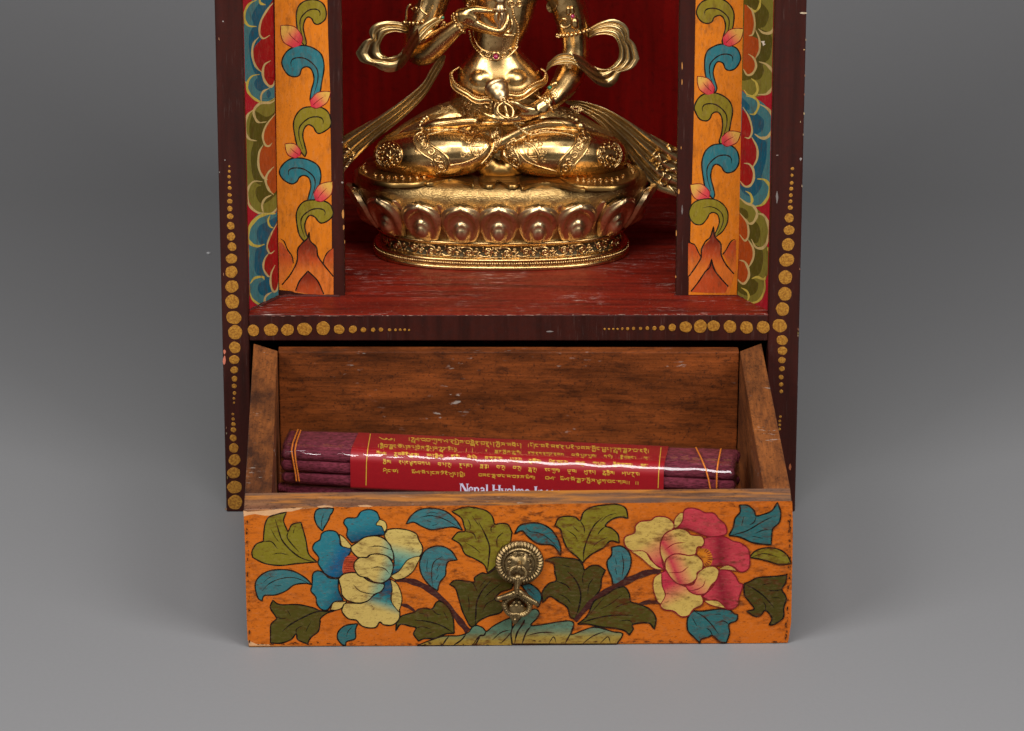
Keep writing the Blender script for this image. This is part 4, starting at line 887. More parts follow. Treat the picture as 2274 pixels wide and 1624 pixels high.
pull.tube([I3(990, 1150, 2), I3(985, 1280, 2), I3(975, 1400, 2)], [90 * su, 215 * su, 150 * su], 20, flat=1)
for k in range(6):
    a = k * PI / 3; pull.ball(I3(985 + 95 * math.cos(a), 1300 + 75 * math.sin(a), 5), 46 * su, seg=10, rings=8)
pull.ball(I3(978, 1290, 7), 34 * su, seg=12, rings=8)
pull.tube([I3(960, 1440, 4), I3(955, 1500, 3.5), I3(950, 1600, 2)], [100 * su, 90 * su, 26 * su], 14)
for (x, y) in [(890, 1480), (1020, 1480), (955, 1540), (900, 1440), (1010, 1440)]: pull.ball(I3(x, y, 6.5), 34 * su, seg=8, rings=6)
pull.build('pull_pendant', M_brass, drawer)
# ================================================================== incense packets
_t = NT('incense_powder_stick'); n1 = _t.noise(1100, 4, .65, _t.map((.35, 1, 1))); n2 = _t.noise(160, 5, .6)
c = _t.mix(_t.ramp(n1, [(.35, 0.0), (.6, .9)]), lin('#4e1820'), lin('#7c3040')); c = _t.mix(_t.ramp(n1, [(.66, 0.0), (.76, .6)]), c, lin('#b06a6a')); c = _t.mix(_t.ramp(n2, [(.5, 0.0), (.75, .5)]), c, lin('#3c1020'))
_t.base(c, .85, 0, .2); _t.bump(_t.math('ADD', n1, n2), .8, .0008); M_stick = _t.mat
_t = NT('red_label_paper'); n = _t.noise(500, 3, .6); _t.base(_t.mix(_t.ramp(n, [(.4, 0.0), (.8, .3)]), lin('#98151d'), lin('#80101a')), .45, 0, .4); M_label = _t.mat
M_yel = mat_plain('yellow_label_ink', lin('#d8b038'), .5); M_white = mat_plain('white_label_ink', lin('#dcd4ea'), .5)
_t = NT('orange_cord'); n = _t.noise(900, 2, .5); _t.base(_t.mix(n, lin('#c85a10'), lin('#e89028')), .6); M_cord = _t.mat
_t = NT('clear_plastic_film'); out = _t.n['Material Output']; tr = _t.new('ShaderNodeBsdfTransparent'); gl = _t.new('ShaderNodeBsdfGlossy'); gl.inputs['Roughness'].default_value = .045
fr = _t.new('ShaderNodeLayerWeight'); fr.inputs['Blend'].default_value = .5; frp = _t.math('ADD', _t.math('MULTIPLY', _t.math('POWER', fr.outputs['Facing'], 4.0), .8), .085)
wv = _t.noise(60, 3, .6, _t.map((.5, 1, 1))); b = _t.new('ShaderNodeBump'); b.inputs['Strength'].default_value = .22; b.inputs['Distance'].default_value = .0012
_t.l.new(wv, b.inputs['Height']); _t.l.new(b.outputs[0], gl.inputs['Normal'])
ms = _t.new('ShaderNodeMixShader'); _t.l.new(frp, ms.inputs[0]); _t.l.new(tr.outputs[0], ms.inputs[1]); _t.l.new(gl.outputs[0], ms.inputs[2]); _t.l.new(ms.outputs[0], out.inputs['Surface'])
M_film = _t.mat

PT = .0665          # height of the packet's top
pBL = atZ(650, 952, PT); pBR = atZ(1637, 996, PT)          # rear top edge
pu = (pBR - pBL); PLEN = pu.length; pu.normalize(); pv = Vector((pu.y, -pu.x, 0))  # towards the viewer
if pv.y > 0: pv = -pv
_f = atZ(655, 1004, PT - .002); PW = (_f - pBL).dot(pv) + .0015; PH = .0202
# tilt of the packet is none; cross-section rounded
def prf(t_, grow=0, notch=0):
    """cross-section point for t in 0..1 around (v forward, z down) rounded box"""
    w, h = PW + 2 * grow, PH + 2 * grow; rF, rB = .0058 + grow, .003 + grow
    pts = []
    def arc(cx, cy, r, a0, a1, n=8):
        for i in range(n + 1):
            a = math.radians(a0 + (a1 - a0) * i / n); pts.append((cx + r * math.cos(a), cy + r * math.sin(a)))
    arc(-grow + w - rF, grow - rF, rF, 90, 0, 10); arc(-grow + w - rF * .3, grow - h + rF * .3, rF * .3, 0, -90); arc(-grow + rB, grow - h + rB, rB, -90, -180, 4); arc(-grow + rB, grow - rB, rB, 180, 90, 4)
    return pts
def PPnt(u_, v_, z_): return pBL + pu * u_ + pv * v_ + Vector((0, 0, z_))
def sleeve(mb, u0, u1, grow, mi=0, n=24, wav=0, caps=False):
    pr = prf(0, grow); rows = []
    for i in range(n + 1):
        u_ = u0 + (u1 - u0) * i / n
        rows.append([PPnt(u_, v + wav * math.sin(u_ * 300 + v * 900), z + wav * math.sin(u_ * 210 + z * 700 + 1)) for v, z in pr])
    o = len(mb.v); mb.grid(rows, True, mi); m = len(pr)
    if caps:
        mb.f += [tuple(o + j for j in range(m))[::-1], tuple(o + n * m + j for j in range(m))]; mb.m += [mi, mi]; mb.sm += [False, False]
pk = empty('incense_packet', tuple(PPnt(PLEN / 2, PW / 2, -PH)))
tag(pk, 'film-wrapped packet of maroon incense sticks with red printed band, on top in the drawer', 'incense packet', 'incense packets in the drawer')
# sticks: a bundle, three high at the front face
def bundle(P_, plen, pw, ph, par, name='incense_stick', only_front=False, seedo=0):
    rows_ = 3; cols = 6; rh = ph / rows_ / 2; rw = pw / cols / 2
    for r_i in range(rows_):
        for c_i in range(cols):
            if 0 < c_i < cols - 1 and r_i > 0: continue
            mb = MB(); n = 40; cen = []; rad = []
            dv = (c_i + .5) * 2 * rw; dz = -(r_i + .5) * 2 * rh
            if c_i == cols - 1: dv -= .0011 if r_i == 0 else .0003
            if c_i == cols - 1 and r_i == 0: dz -= .0008
            e0 = random.uniform(-.0008, .0012); e1 = random.uniform(-.0012, .0006)
            k1 = random.random() * 9
            for i in range(n + 1):
                u_ = .0008 + e0 + (plen - .0016 + e1 - e0) * i / n
                cen.append(P_(u_, dv + .00022 * math.sin(u_ * 90 + k1), dz + .0002 * math.sin(u_ * 70 + k1 * 2)))
                rad.append(rw * (.97 + .02 * math.sin(u_ * 260 + k1)))
            mb.tube(cen, rad, 14, flat=rh / rw, flat_axis=ZA_)
            o = mb.build(name, M_stick, par)
bundle(lambda u_, v, z: PPnt(u_, v, z), PLEN, PW, PH, pk)
uL = (atZ(797, 960, PT) - pBL).dot(pu); uR = (atZ(1486, 990, PT) - pBL).dot(pu)
mb = MB(); sleeve(mb, uL, uR, .0004, 0, 40); band = mb.build('paper_band', [M_label, M_yel, M_white], pk)
mb = MB(); sleeve(mb, -.001, PLEN + .001, .0009, 0, 90, .00012, True)
# crinkled film ends
for u0, s in ((-.001, -1), (PLEN + .001, 1)):
    for i in range(16):
        a = random.uniform(0, 2 * PI); v0 = PW / 2 + PW * .42 * math.cos(a); z0 = -PH / 2 + PH * .42 * math.sin(a)
        p = PPnt(u0, v0, z0); q = PPnt(u0 + s * .0015, v0 * .9 + random.uniform(-.003, .003), z0 * .9 + random.uniform(-.003, .002)); r = PPnt(u0 + s * .0006, v0 + .004, z0 + .001)
        mb.add([p, q, r], [(0, 1, 2)], 0, smooth=False)
mb.build('plastic_film', M_film, pk)
# surface coordinates of the band: pixel -> point on the sleeve (via ray against it)
def bvh_of(o):
    me = o.data; return BVHTree.FromPolygons([v.co.copy() for v in me.vertices], [tuple(p.vertices) for p in me.polygons])
bv = bvh_of(band)
def onband(k, x, y, lift=8e-5):
    X, Y_ = zp(k, x, y); h_, n_, i_, d_ = bv.ray_cast(CAM, ray(X, Y_))
    if h_ is None: return None
    if n_.dot(ray(X, Y_)) > 0: n_ = -n_
    return h_ + n_ * lift
def ink(mb, k, pts, w, mi):
    """thin ink stroke on the band; w in frame units"""
    q = []
    for a, b in zip(pts, pts[1:]):
        m = max(1, int(math.hypot(b[0] - a[0], b[1] - a[1]) / 14))
        for i in range(m): q.append((a[0] + (b[0] - a[0]) * i / m, a[1] + (b[1] - a[1]) * i / m))
    q.append(pts[-1]); vs = []
    for i, p in enumerate(q):
        a = q[max(0, i - 1)]; b = q[min(len(q) - 1, i + 1)]; dx, dy = b[0] - a[0], b[1] - a[1]; l = math.hypot(dx, dy) or 1
        for s in (1, -1):
            P_ = onband(k, p[0] - dy / l * w / 2 * s, p[1] + dx / l * w / 2 * s)
            if P_ is None: P_ = 0
            vs.append(P_)
    ok = [v for v in vs if v != 0]
    if not ok: return
    fs = [(2 * i, 2 * i + 1, 2 * i + 3, 2 * i + 2) for i in range(len(q) - 1) if all(vs[2 * i + j] != 0 for j in range(4))]
    mb.add([v if v != 0 else ok[0] for v in vs], fs, mi, smooth=False)
# letter strokes: head line at y=0, body down to about .6, stems to 1
TB = {
 'ཀ': (.62, [[(0, 0), (.62, 0)], [(.12, 0), (.0, .34)], [(.33, 0), (.33, .5)], [(.58, 0), (.58, 1)]]), 'ཁ': (.55, [[(0, 0), (.5, 0)], [(.06, 0), (.0, .4), (.25, .55), (.48, .35)], [(.48, 0), (.5, .7)]]),
 'ག': (.58, [[(0, 0), (.18, 0)], [(.1, 0), (.08, .4), (.3, .42)], [(.4, 0), (.55, 0), (.55, 1)]]), 'ང': (.48, [[(0, 0), (.42, 0)], [(.06, 0), (.06, .4), (.42, .55)]]),
 'ཅ': (.5, [[(0, 0), (.46, 0)], [(.4, 0), (.12, .22), (.42, .34), (.1, .62)]]), 'ཆ': (.55, [[(0, 0), (.5, 0)], [(.2, 0), (0, .3), (.25, .5), (.5, .3), (.3, .1)], [(.3, .5), (.5, .65)]]),
 'ཇ': (.5, [[(0, 0), (.46, 0)], [(.06, .2), (.42, .2)], [(.25, 0), (.1, .4), (.44, .6)]]), 'ཉ': (.55, [[(0, 0), (.14, .3), (.3, 0), (.46, .1), (.44, .5), (.1, .62)]]),
 'ཏ': (.5, [[(0, 0), (.5, 0)], [(.42, 0), (.14, .3), (.44, .7)]]), 'ཐ': (.5, [[(0, 0), (.5, 0)], [(.1, 0), (.1, .55), (.48, .55), (.48, .2), (.15, .3)]]),
 'ད': (.48, [[(0, 0), (.44, 0)], [(.4, 0), (.36, .25), (.06, .3), (.42, .85)]]), 'ན': (.52, [[(0, 0), (.5, 0)], [(.1, 0), (.1, .3), (.34, .22)], [(.46, 0), (.46, .8)]]),
 'པ': (.52, [[(0, 0), (.14, 0)], [(.06, 0), (.06, .5), (.48, .52), (.48, 0), (.38, 0)]]), 'ཕ': (.54, [[(0, 0), (.14, 0)], [(.06, 0), (.06, .5), (.48, .52), (.48, 0), (.34, 0), (.38, .2)]]),
 'བ': (.52, [[(.04, 0), (.5, 0), (.48, .55), (.04, .52), (.04, 0)]]), 'མ': (.54, [[(0, 0), (.5, 0)], [(.12, 0), (.06, .46), (.4, .3)], [(.46, 0), (.46, .62)]]),
 'ཙ': (.55, [[(0, 0), (.5, 0)], [(.4, 0), (.12, .22), (.42, .34), (.1, .62)], [(.46, -.1), (.6, -.2)]]), 'ཚ': (.58, [[(0, 0), (.5, 0)], [(.2, 0), (0, .3), (.25, .5), (.5, .3), (.3, .1)], [(.5, -.08), (.62, -.2)]]),
 'ཛ': (.55, [[(0, 0), (.46, 0)], [(.06, .2), (.42, .2)], [(.25, 0), (.1, .4), (.44, .6)], [(.46, -.08), (.6, -.18)]]), 'ཝ': (.55, [[(0, 0), (.5, 0)], [(.1, .1), (.1, .5), (.48, .5), (.48, .1)], [(.1, .3), (.48, .3)]]),
 'ཞ': (.55, [[(0, 0), (.5, 0)], [(.25, 0), (.25, .6)], [(0, .3), (.5, .3)]]), 'ཟ': (.52, [[(0, 0), (.5, 0)], [(0, .26), (.5, .26)], [(.46, 0), (.46, .55), (0, .6)]]),
 'འ': (.48, [[(.06, 0), (.42, 0), (.08, .28), (.42, .62)]]), 'ཡ': (.55, [[(0, 0), (.14, .2), (.04, .5), (.5, .52), (.5, 0)], [(.27, .1), (.27, .5)]]),
 'ར': (.45, [[(0, 0), (.44, 0)], [(.22, 0), (.38, .22), (.06, .6)]]), 'ལ': (.58, [[(0, .1), (.08, .5), (.28, .1), (.36, .5)], [(.3, 0), (.52, 0), (.52, .7)]]),
 'ཤ': (.6, [[(0, 0), (.14, .32), (.4, .3)], [(.1, .3), (.0, .6)], [(.36, 0), (.56, 0), (.56, 1)]]), 'ས': (.55, [[(0, 0), (.5, 0)], [(.1, 0), (.2, .3), (.04, .6)], [(.2, .3), (.46, .3)], [(.46, 0), (.46, .6)]]),
 'ཧ': (.5, [[(0, 0), (.5, 0)], [(.25, 0), (.45, .25), (.1, .35), (.4, .8)]]), 'ཨ': (.58, [[(0, 0), (.5, 0)], [(.1, 0), (.0, .4), (.25, .55), (.25, .2)], [(.46, 0), (.5, .62), (.3, .75)]]),
}
def tib(mb, k, text, p0, p1, size, mi=1, w=None):
    """set a line of letters between p0 and p1 (frame k)"""
    items = []; x = 0
    for ch in text:
        o = ord(ch)
        if ch == ' ': x += .62; continue
        if ch == '་': items.append((x + .02, [[(0, -.02), (.1, .1)]])); x += .2; continue
        if ch == '།': items.append((x + .08, [[(0, -.02), (0, .75)]])); x += .3; continue
        if ch == '༄': items.append((x, [[(-.3, -.25), (.1, .2), (.5, .35), (.8, .1), (.6, -.02), (.5, .2)]])); x += .85; continue
        if ch == '༅': items.append((x, [[(0, .35), (.4, .38), (.6, .1), (.4, -.02), (.3, .2)]])); x += .75; continue
        if ch == '༧': items.append((x, [[(0, -.2), (.2, .2), (.3, -.3)], [(.18, .2), (.14, .5)]])); x += .6; continue
        if 0xF90 <= o <= 0xFBC:
            b = chr(o - 0x50); wd, st = TB.get(b, TB['ར']); px = items[-1][0]
            items[-1][1].extend([[(a * .95, .62 + c_ * .62) for a, c_ in s] for s in st]); continue
        if o == 0xF72: items[-1][1].append([(.02, -.12), (.2, -.3), (.42, -.12)]); continue
        if o == 0xF74: items[-1][1].append([(.1, .9), (.4, .95), (.5, 1.25)]); continue
        if o == 0xF7A: items[-1][1].append([(.05, -.32), (.42, -.1)]); continue
        if o == 0xF7C: items[-1][1].append([(0, -.3), (.2, -.12), (.42, -.3)]); continue
        if o == 0xF71: items[-1][1].append([(.4, .7), (.2, 1.0), (.4, 1.2)]); continue
        if ch in TB:
            wd, st = TB[ch]; items.append((x, [list(s) for s in st])); x += wd + .07
    tot = x; sx = (p1[0] - p0[0]) / tot
    dyx = (p1[1] - p0[1]) / (p1[0] - p0[0])
    for x0, st in items:
        for s in st:
            pts = [(p0[0] + (x0 + a) * sx, p0[1] + (x0 + a) * sx * dyx + b * size) for a, b in s]
            for q0, q1 in zip(pts, pts[1:]):
                hor = abs(q1[0] - q0[0]) > abs(q1[1] - q0[1])
                ink(mb, k, [q0, q1], (w or 5.0) * (1.25 if hor else 1.0), mi)
mb = MB()
def KJ(x, y): return (x + (2000 - 1050) / .43975, y + (1650 - 1620) / .43975)   # frame K -> frame J
tib(mb, 'J', '༄༅།', (1000, 210), (1130, 214), 34)
tib(mb, 'J', '།རྒྱལ་ཁབ་ཀུན་ལ་དགྱེས་བསྐྱེད་བདུག་སྤོས་མཆོག', (1242, 205), (2246, 262), 40)
tib(mb, 'J', '།གོང་མའི་མཛད་པའི་ཉམས་མྱོང་ཕྱག་རྒྱུན་སྦྱར་བ་འདི།', KJ(140, 192), KJ(1226, 246), 40)
tib(mb, 'J', '།སྒྲིབ་སྦྱང་ཚོགས་གཉིས་རྫོགས་རྒྱུར་ཅིག།  ། །', (970, 264), (1822, 306), 38)
tib(mb, 'J', '༧', (1922, 318), (1955, 320), 28); tib(mb, 'J', 'སྦྱར་སྤོས་རྒྱུ་ནི།', (2006, 318), (2250, 330), 26, w=4.4)
tib(mb, 'J', 'ཙན་དན་དཀར་དམར།  ཁ་ཆེ་གུར་གུམ།  ན་གི།  དྲི་བཟང་།  ཀ་', KJ(140, 264), KJ(1214, 312), 28, w=4.4)
tib(mb, 'J', 'ཀོ་ལ།  རྒྱ་མཚོའི་ལྦུ་ཝ།  སུག་སྨེལ།  ཛཱ་ཏི།  ལི་ཤི།  མ་ནུ་རུ་ཏ།  ག་དུར།', (958, 332), (2255, 388), 34)
tib(mb, 'J', 'རྒྱ་ཚོས།  ཤིང་མངར།  བ་ལུ།  ཀ་པུར།  སྤོས་དཀར།  སྤང་', KJ(148, 330), KJ(1212, 376), 34)
tib(mb, 'J', 'སྤོས།  དགའ་ལྡན་ཁན་པ།  ཨ་ག་རུ།  ཅུ་གང་།  སླ་ཏྲ།  ཨ་རུ།  བ་རུ།', (1016, 404), (2250, 462), 34)
tib(mb, 'J', 'སྐྱུ་རུ།  ཏང་ཀུན།  ཕུ་མ།  ཤུ་དག  རྒྱ་སྤོས།  ཤ་པ་རུ་ཏ།', KJ(146, 404), KJ(1140, 448), 34)
tib(mb, 'J', 'ཤིང་ཚ།   ཡོལ་མོ་གངས་རིའི་ཤུག་ཕྱེ།   བསང་སྣ་ཚང་མ་བཅས་ཡིན།', (1016, 486), KJ(214, 476)[0:1] + (548,), 36)
tib(mb, 'J', 'བལ་ ཡོལ་མོ་སྦྱར་སྤོས་ལྷན་ཁང་ནས།། །།', KJ(296, 482), KJ(1134, 528), 38)
# yellow rules
ink(mb, 'J', [(908, 142), (880, 300), (868, 420), (864, 628)], 7, 1)
ink(mb, 'J', [KJ(1326, 208), KJ(1312, 330), KJ(1302, 470), KJ(1298, 585)], 7, 1)
# white serif lettering (its lower half is hidden by the drawer front)
def serif(mb, word, x, y, h, slope):
    W_ = {'N': (.95, [[(.12, 0), (.12, 1), .11], [(.2, 0), (.8, 1), .22], [(.82, 0), (.82, 1), .11], [(0, .03), (.28, .03), .06], [(.68, .03), (.98, .03), .06], [(0, .98), (.28, .98), .06]]),
          'e': (.62, [[(.1, .66), (.12, .5), (.3, .36), (.46, .44), (.5, .62), .15], [(.1, .64), (.5, .64), .06], [(.1, .64), (.14, .86), (.3, .97), (.5, .88), .16]]),
          'p': (.7, [[(.14, .38), (.14, 1.3), .19], [(.2, .44), (.36, .36), (.52, .5), (.52, .8), (.36, .97), (.2, .9), .15], [(0, .38), (.14, .38), .06]]),
          'a': (.62, [[(.1, .48), (.24, .36), (.42, .44), (.44, .97), .16], [(.4, .62), (.12, .74), (.14, .94), (.36, .92), .13]]),
          'l': (.36, [[(.18, 0), (.18, .98), .19], [(.04, .02), (.18, .02), .06], [(.04, .98), (.32, .98), .06]]), 'H': (1.0, [[(.18, 0), (.18, 1), .2], [(.8, 0), (.8, 1), .2], [(.18, .5), (.8, .5), .08], [(.02, .03), (.34, .03), .06], [(.64, .03), (.96, .03), .06]]),
          'y': (.66, [[(.1, .38), (.34, .96), .18], [(.56, .38), (.34, .96), (.2, 1.25), .1], [(0, .38), (.26, .38), .06], [(.44, .38), (.66, .38), .06]]), 'o': (.64, [[(.3, .36), (.1, .5), (.1, .82), (.3, .98), (.5, .82), (.5, .5), (.3, .36), .15]]),
          'm': (1.0, [[(.16, .38), (.16, .98), .18], [(.2, .46), (.36, .37), (.48, .48), (.48, .98), .16], [(.52, .46), (.68, .37), (.8, .48), (.8, .98), .16], [(0, .39), (.16, .39), .06]]),
          'I': (.5, [[(.24, 0), (.24, 1), .22], [(.06, .03), (.42, .03), .06], [(.06, .98), (.42, .98), .06]]), 'n': (.72, [[(.16, .38), (.16, .98), .18], [(.2, .46), (.38, .37), (.52, .48), (.52, .98), .16], [(0, .39), (.16, .39), .06]]),
          'c': (.58, [[(.48, .5), (.3, .36), (.1, .5), (.1, .82), (.3, .98), (.48, .86), .15]]), 's': (.5, [[(.4, .46), (.22, .37), (.1, .5), (.38, .74), (.36, .94), (.1, .9), .13]]), ' ': (.38, [])}
    for ch in word:
        wd, st = W_[ch]
        for s in st:
            ink(mb, 'J', [(x + a * h, y + slope * a * h + b * h) for a, b in s[:-1]], s[-1] * h, 2)
        x += wd * h * .94; y += slope * wd * h * .94
serif(mb, 'Nepal Hyolmo Incense', 1695, 611, 84, .04)
join(band, mb)
# cords
bs = {}
mbs = MB(); sleeve(mbs, -.001, PLEN + .001, .0004, 0, 60); 
bvs = BVHTree.FromPolygons([Vector(v) for v in mbs.v], mbs.f)
def cord(k, pts, r):
    q = []
    for a, b in zip(pts, pts[1:]):
        for i in range(24): q.append((a[0] + (b[0] - a[0]) * i / 24, a[1] + (b[1] - a[1]) * i / 24))
    P3 = []
    for x, y in q:
        X, Y_ = zp(k, x, y); h_, n_, _, _ = bvs.ray_cast(CAM, ray(X, Y_))
        if h_ is not None:
            if n_.dot(ray(X, Y_)) > 0: n_ = -n_
            P3.append(h_ + n_ * r * .3)
    mb = MB()
    for ph in (0, PI):    # two twisted plies
        T_ = [p + (pu * math.cos(i * .9 + ph) + Vector((0, -.5, .8)).normalized() * math.sin(i * .9 + ph)) * r * .45 for i, p in enumerate(P3)]
        mb.tube(T_, r * .7, 6)
    mb.build('cord', M_cord, pk)
cord('J', [(268, 112), (215, 250), (202, 320), (215, 400), (240, 540), (245, 590)], .00045)
cord('J', [(294, 112), (246, 250), (232, 320), (238, 400), (262, 540), (270, 592)], .00045)
cord('K', [(1632, 222), (1680, 320), (1722, 420), (1745, 500), (1762, 590)], .00045); cord('K', [(1858, 228), (1832, 360), (1820, 440), (1818, 590)], .00045)

# second packet underneath and in front
PT2 = PT - PH - .0002
q0 = atZ(640, 1073, PT2 - .0015)
off = (q0 - pBL).dot(pv) - .025
uo = (q0 - pBL).dot(pu) + .0005
def P2(u_, v_, z_): return PPnt(u_ + uo, v_ + off, z_) + Vector((0, 0, PT2 - PT))
pk2 = empty('incense_packet', tuple(P2(PLEN / 2, PW / 2, -.0205)))
tag(pk2, 'lower bundle of bare maroon incense sticks, mostly hidden behind the drawer front', 'incense packet', 'incense packets in the drawer')
bundle(P2, PLEN * .97, .0305, .0215, pk2)
mb = MB()
for i in range(5):
    a = P2(-.0005 - .001 * i, .027 + .0002 * i, -.003); mb.ball(a, .0032 - .0002 * i, seg=10, rings=8, sc=(.5, 1, 1))
mb.build('crushed_stick_end', M_stick, pk2)
# ================================================================== gilt statue
G_BODY = mat_gold('polished_gilt_bronze', (.77, .51, .22, 1), (.48, .28, .095, 1), .2, dark=(.24, .13, .045, 1))
G_SEAT = mat_gold('stippled_gilt_bronze', (.64, .42, .17, 1), (.40, .24, .08, 1), .34, stipple=.8, dark=(.22, .12, .04, 1))
G_PALE = mat_gold('pale_gilt_bronze', (.72, .52, .25, 1), (.46, .30, .12, 1), .24, dark=(.32, .2, .09, 1))
G_ENG = mat_gold('engraved_dark_gilt', (.34, .21, .08, 1), (.2, .11, .04, 1), .42, stipple=.6, dark=(.08, .045, .015, 1))
G_HEM = mat_gold('cloth_hem_gilt', (.50, .29, .09, 1), (.27, .15, .045, 1), .27, dark=(.1, .055, .02, 1))
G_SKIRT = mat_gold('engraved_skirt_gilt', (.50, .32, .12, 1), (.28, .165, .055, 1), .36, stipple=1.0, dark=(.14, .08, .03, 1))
G_PETAL = mat_gold('copper_gilt_bronze', (.78, .57, .32, 1), (.54, .36, .17, 1), .29, dark=(.34, .17, .07, 1))
M_PAT = mat_plain('dark_patina', (.07, .045, .015, 1), .6, .6)
M_RUBY = mat_plain('ruby_glass', (.35, .01, .07, 1), .08, 0, 1); M_EMER = mat_plain('emerald_glass', (.005, .15, .06, 1), .08, 0, 1)
CX = 1113
_f = atZ(CX, 602, FLOORZ + .0003)
BA = 287; BB = 148                                  # base half width / half depth in measured units
SC = PX * (_f - CAM).dot(FW) / L                    # metres per unit at the statue
YC = _f.y + BB * SC
CXW = _f.x
def S(x, y, d=0):            # picture point -> statue space; d = units behind (+) / before (-) the statue axis
    return atY(x, y, YC + d * SC)
def Z(k, x, y, d=0):
    X, Y_ = zp(k, x, y); return S(X, Y_, d)
statue = empty('seated_deity_statue', (CXW, YC, FLOORZ))
tag(statue, 'gilt bronze seated deity on a lotus base, standing in the red niche', 'statue')

# ------------------------------------------------------------------ lotus pedestal
KB = BB / BA
def sup(a, ex=2.35):
    c, s_ = math.cos(a), math.sin(a)
    return (math.copysign(abs(c) ** (2 / ex), c), math.copysign(abs(s_) ** (2 / ex), s_))
def zfront(A, y):      # height of a point seen at picture row y on the front of ring A
    return hit(CX, y, (0, YC - (BB + (A - BA) * .8) * SC, 0), YA).z
def ringpt(A, a, z, out=0):
    B = BB + (A - BA) * .8; cx, sy = sup(a)
    return Vector((CXW + (A + out) * SC * cx, YC + (B + out) * SC * sy, z))
def ped(mb, rows, seg=160, mi=0):
    mb.grid([[ringpt(A, 2 * PI * j / seg, z) for j in range(seg)] for A, z in rows], True, mi)
z0 = FLOORZ + .0004
rows = [(200, z0), (285, z0), (287.5, z0 + .0006), (287.5, zfront(288, 596)), (285, zfront(285, 594))]
rows += [(283, zfront(283, 592)), (282, zfront(282, 583)), (284, zfront(284, 581)), (283, zfront(283, 578.5)), (278, zfront(278, 576)), (275, zfront(275, 574))]
rows += [(272, zfront(272, 572)), (272, zfront(272, 549)), (276, zfront(276, 546.5)), (282, zfront(282, 544)), (283, zfront(283, 541.5)), (279, zfront(279, 539)), (270, zfront(270, 537))]
rows += [(276, zfront(276, 533)), (276, zfront(276, 525)), (296, zfront(296, 507)), (309, zfront(309, 490)), (319, zfront(319, 474)), (323, zfront(323, 464)), (326, zfront(326, 454)), (326.5, zfront(326.5, 445)), (325, zfront(325, 437)), (321, zfront(321, 429.5)), (315, zfront(315, 423)), (307, zfront(307, 418)), (298, zfront(298, 414))]
ZS = zfront(287, 411)
mb = MB(); ped(mb, rows + [(287, ZS), (150, ZS + .0004), (1, ZS + .0006)])
# patina band laid behind the scrollwork
o_ = len(mb.m)
pedestal = mb.build('lotus_pedestal', [G_SEAT, M_PAT], statue)
for p in pedestal.data.polygons:
    z = p.center.z
    if zfront(272, 572) - 1e-4 < z < zfront(272, 549) + 1e-4: p.material_index = 1
# plain plinth ring, polished
mb = MB(); ped(mb, [(288, z0 + .0002), (289, z0 + .0012), (288.4, zfront(288, 594.5)), (285.5, zfront(285, 593))], 200)
ped(mb, [(283, zfront(283, 583)), (285.2, zfront(285, 581)), (284.5, zfront(284, 578)), (279, zfront(279, 575.5)), (275, zfront(275, 573))], 200)
ped(mb, [(274, zfront(274, 547.5)), (283.5, zfront(283.5, 544.3)), (285, zfront(285, 542)), (281, zfront(281, 539))], 200)
mb.build('plinth_moulding', G_BODY, pedestal)
mb = MB(); N = 230; zb = (zfront(286, 588) )
for i in range(N):
    a = PI + PI * (i + .5) / N                      # front half, equal arc steps below
pts = []; M_ = 4000; acc = 0; prev = ringpt(286, PI * .9, zb); tgt = 0; step = None
for i in range(1, M_):
    a = PI * .9 + PI * 1.2 * i / M_; q = ringpt(286, a, zb); acc += (q - prev).length; prev = q
    if acc >= .00125: pts.append((q, a)); acc = 0
for q, a in pts:
    mb.ball(q, .00078, seg=8, rings=6, sc=(.8, .8, 1.5))
mb.build('beaded_rim', G_BODY, pedestal)
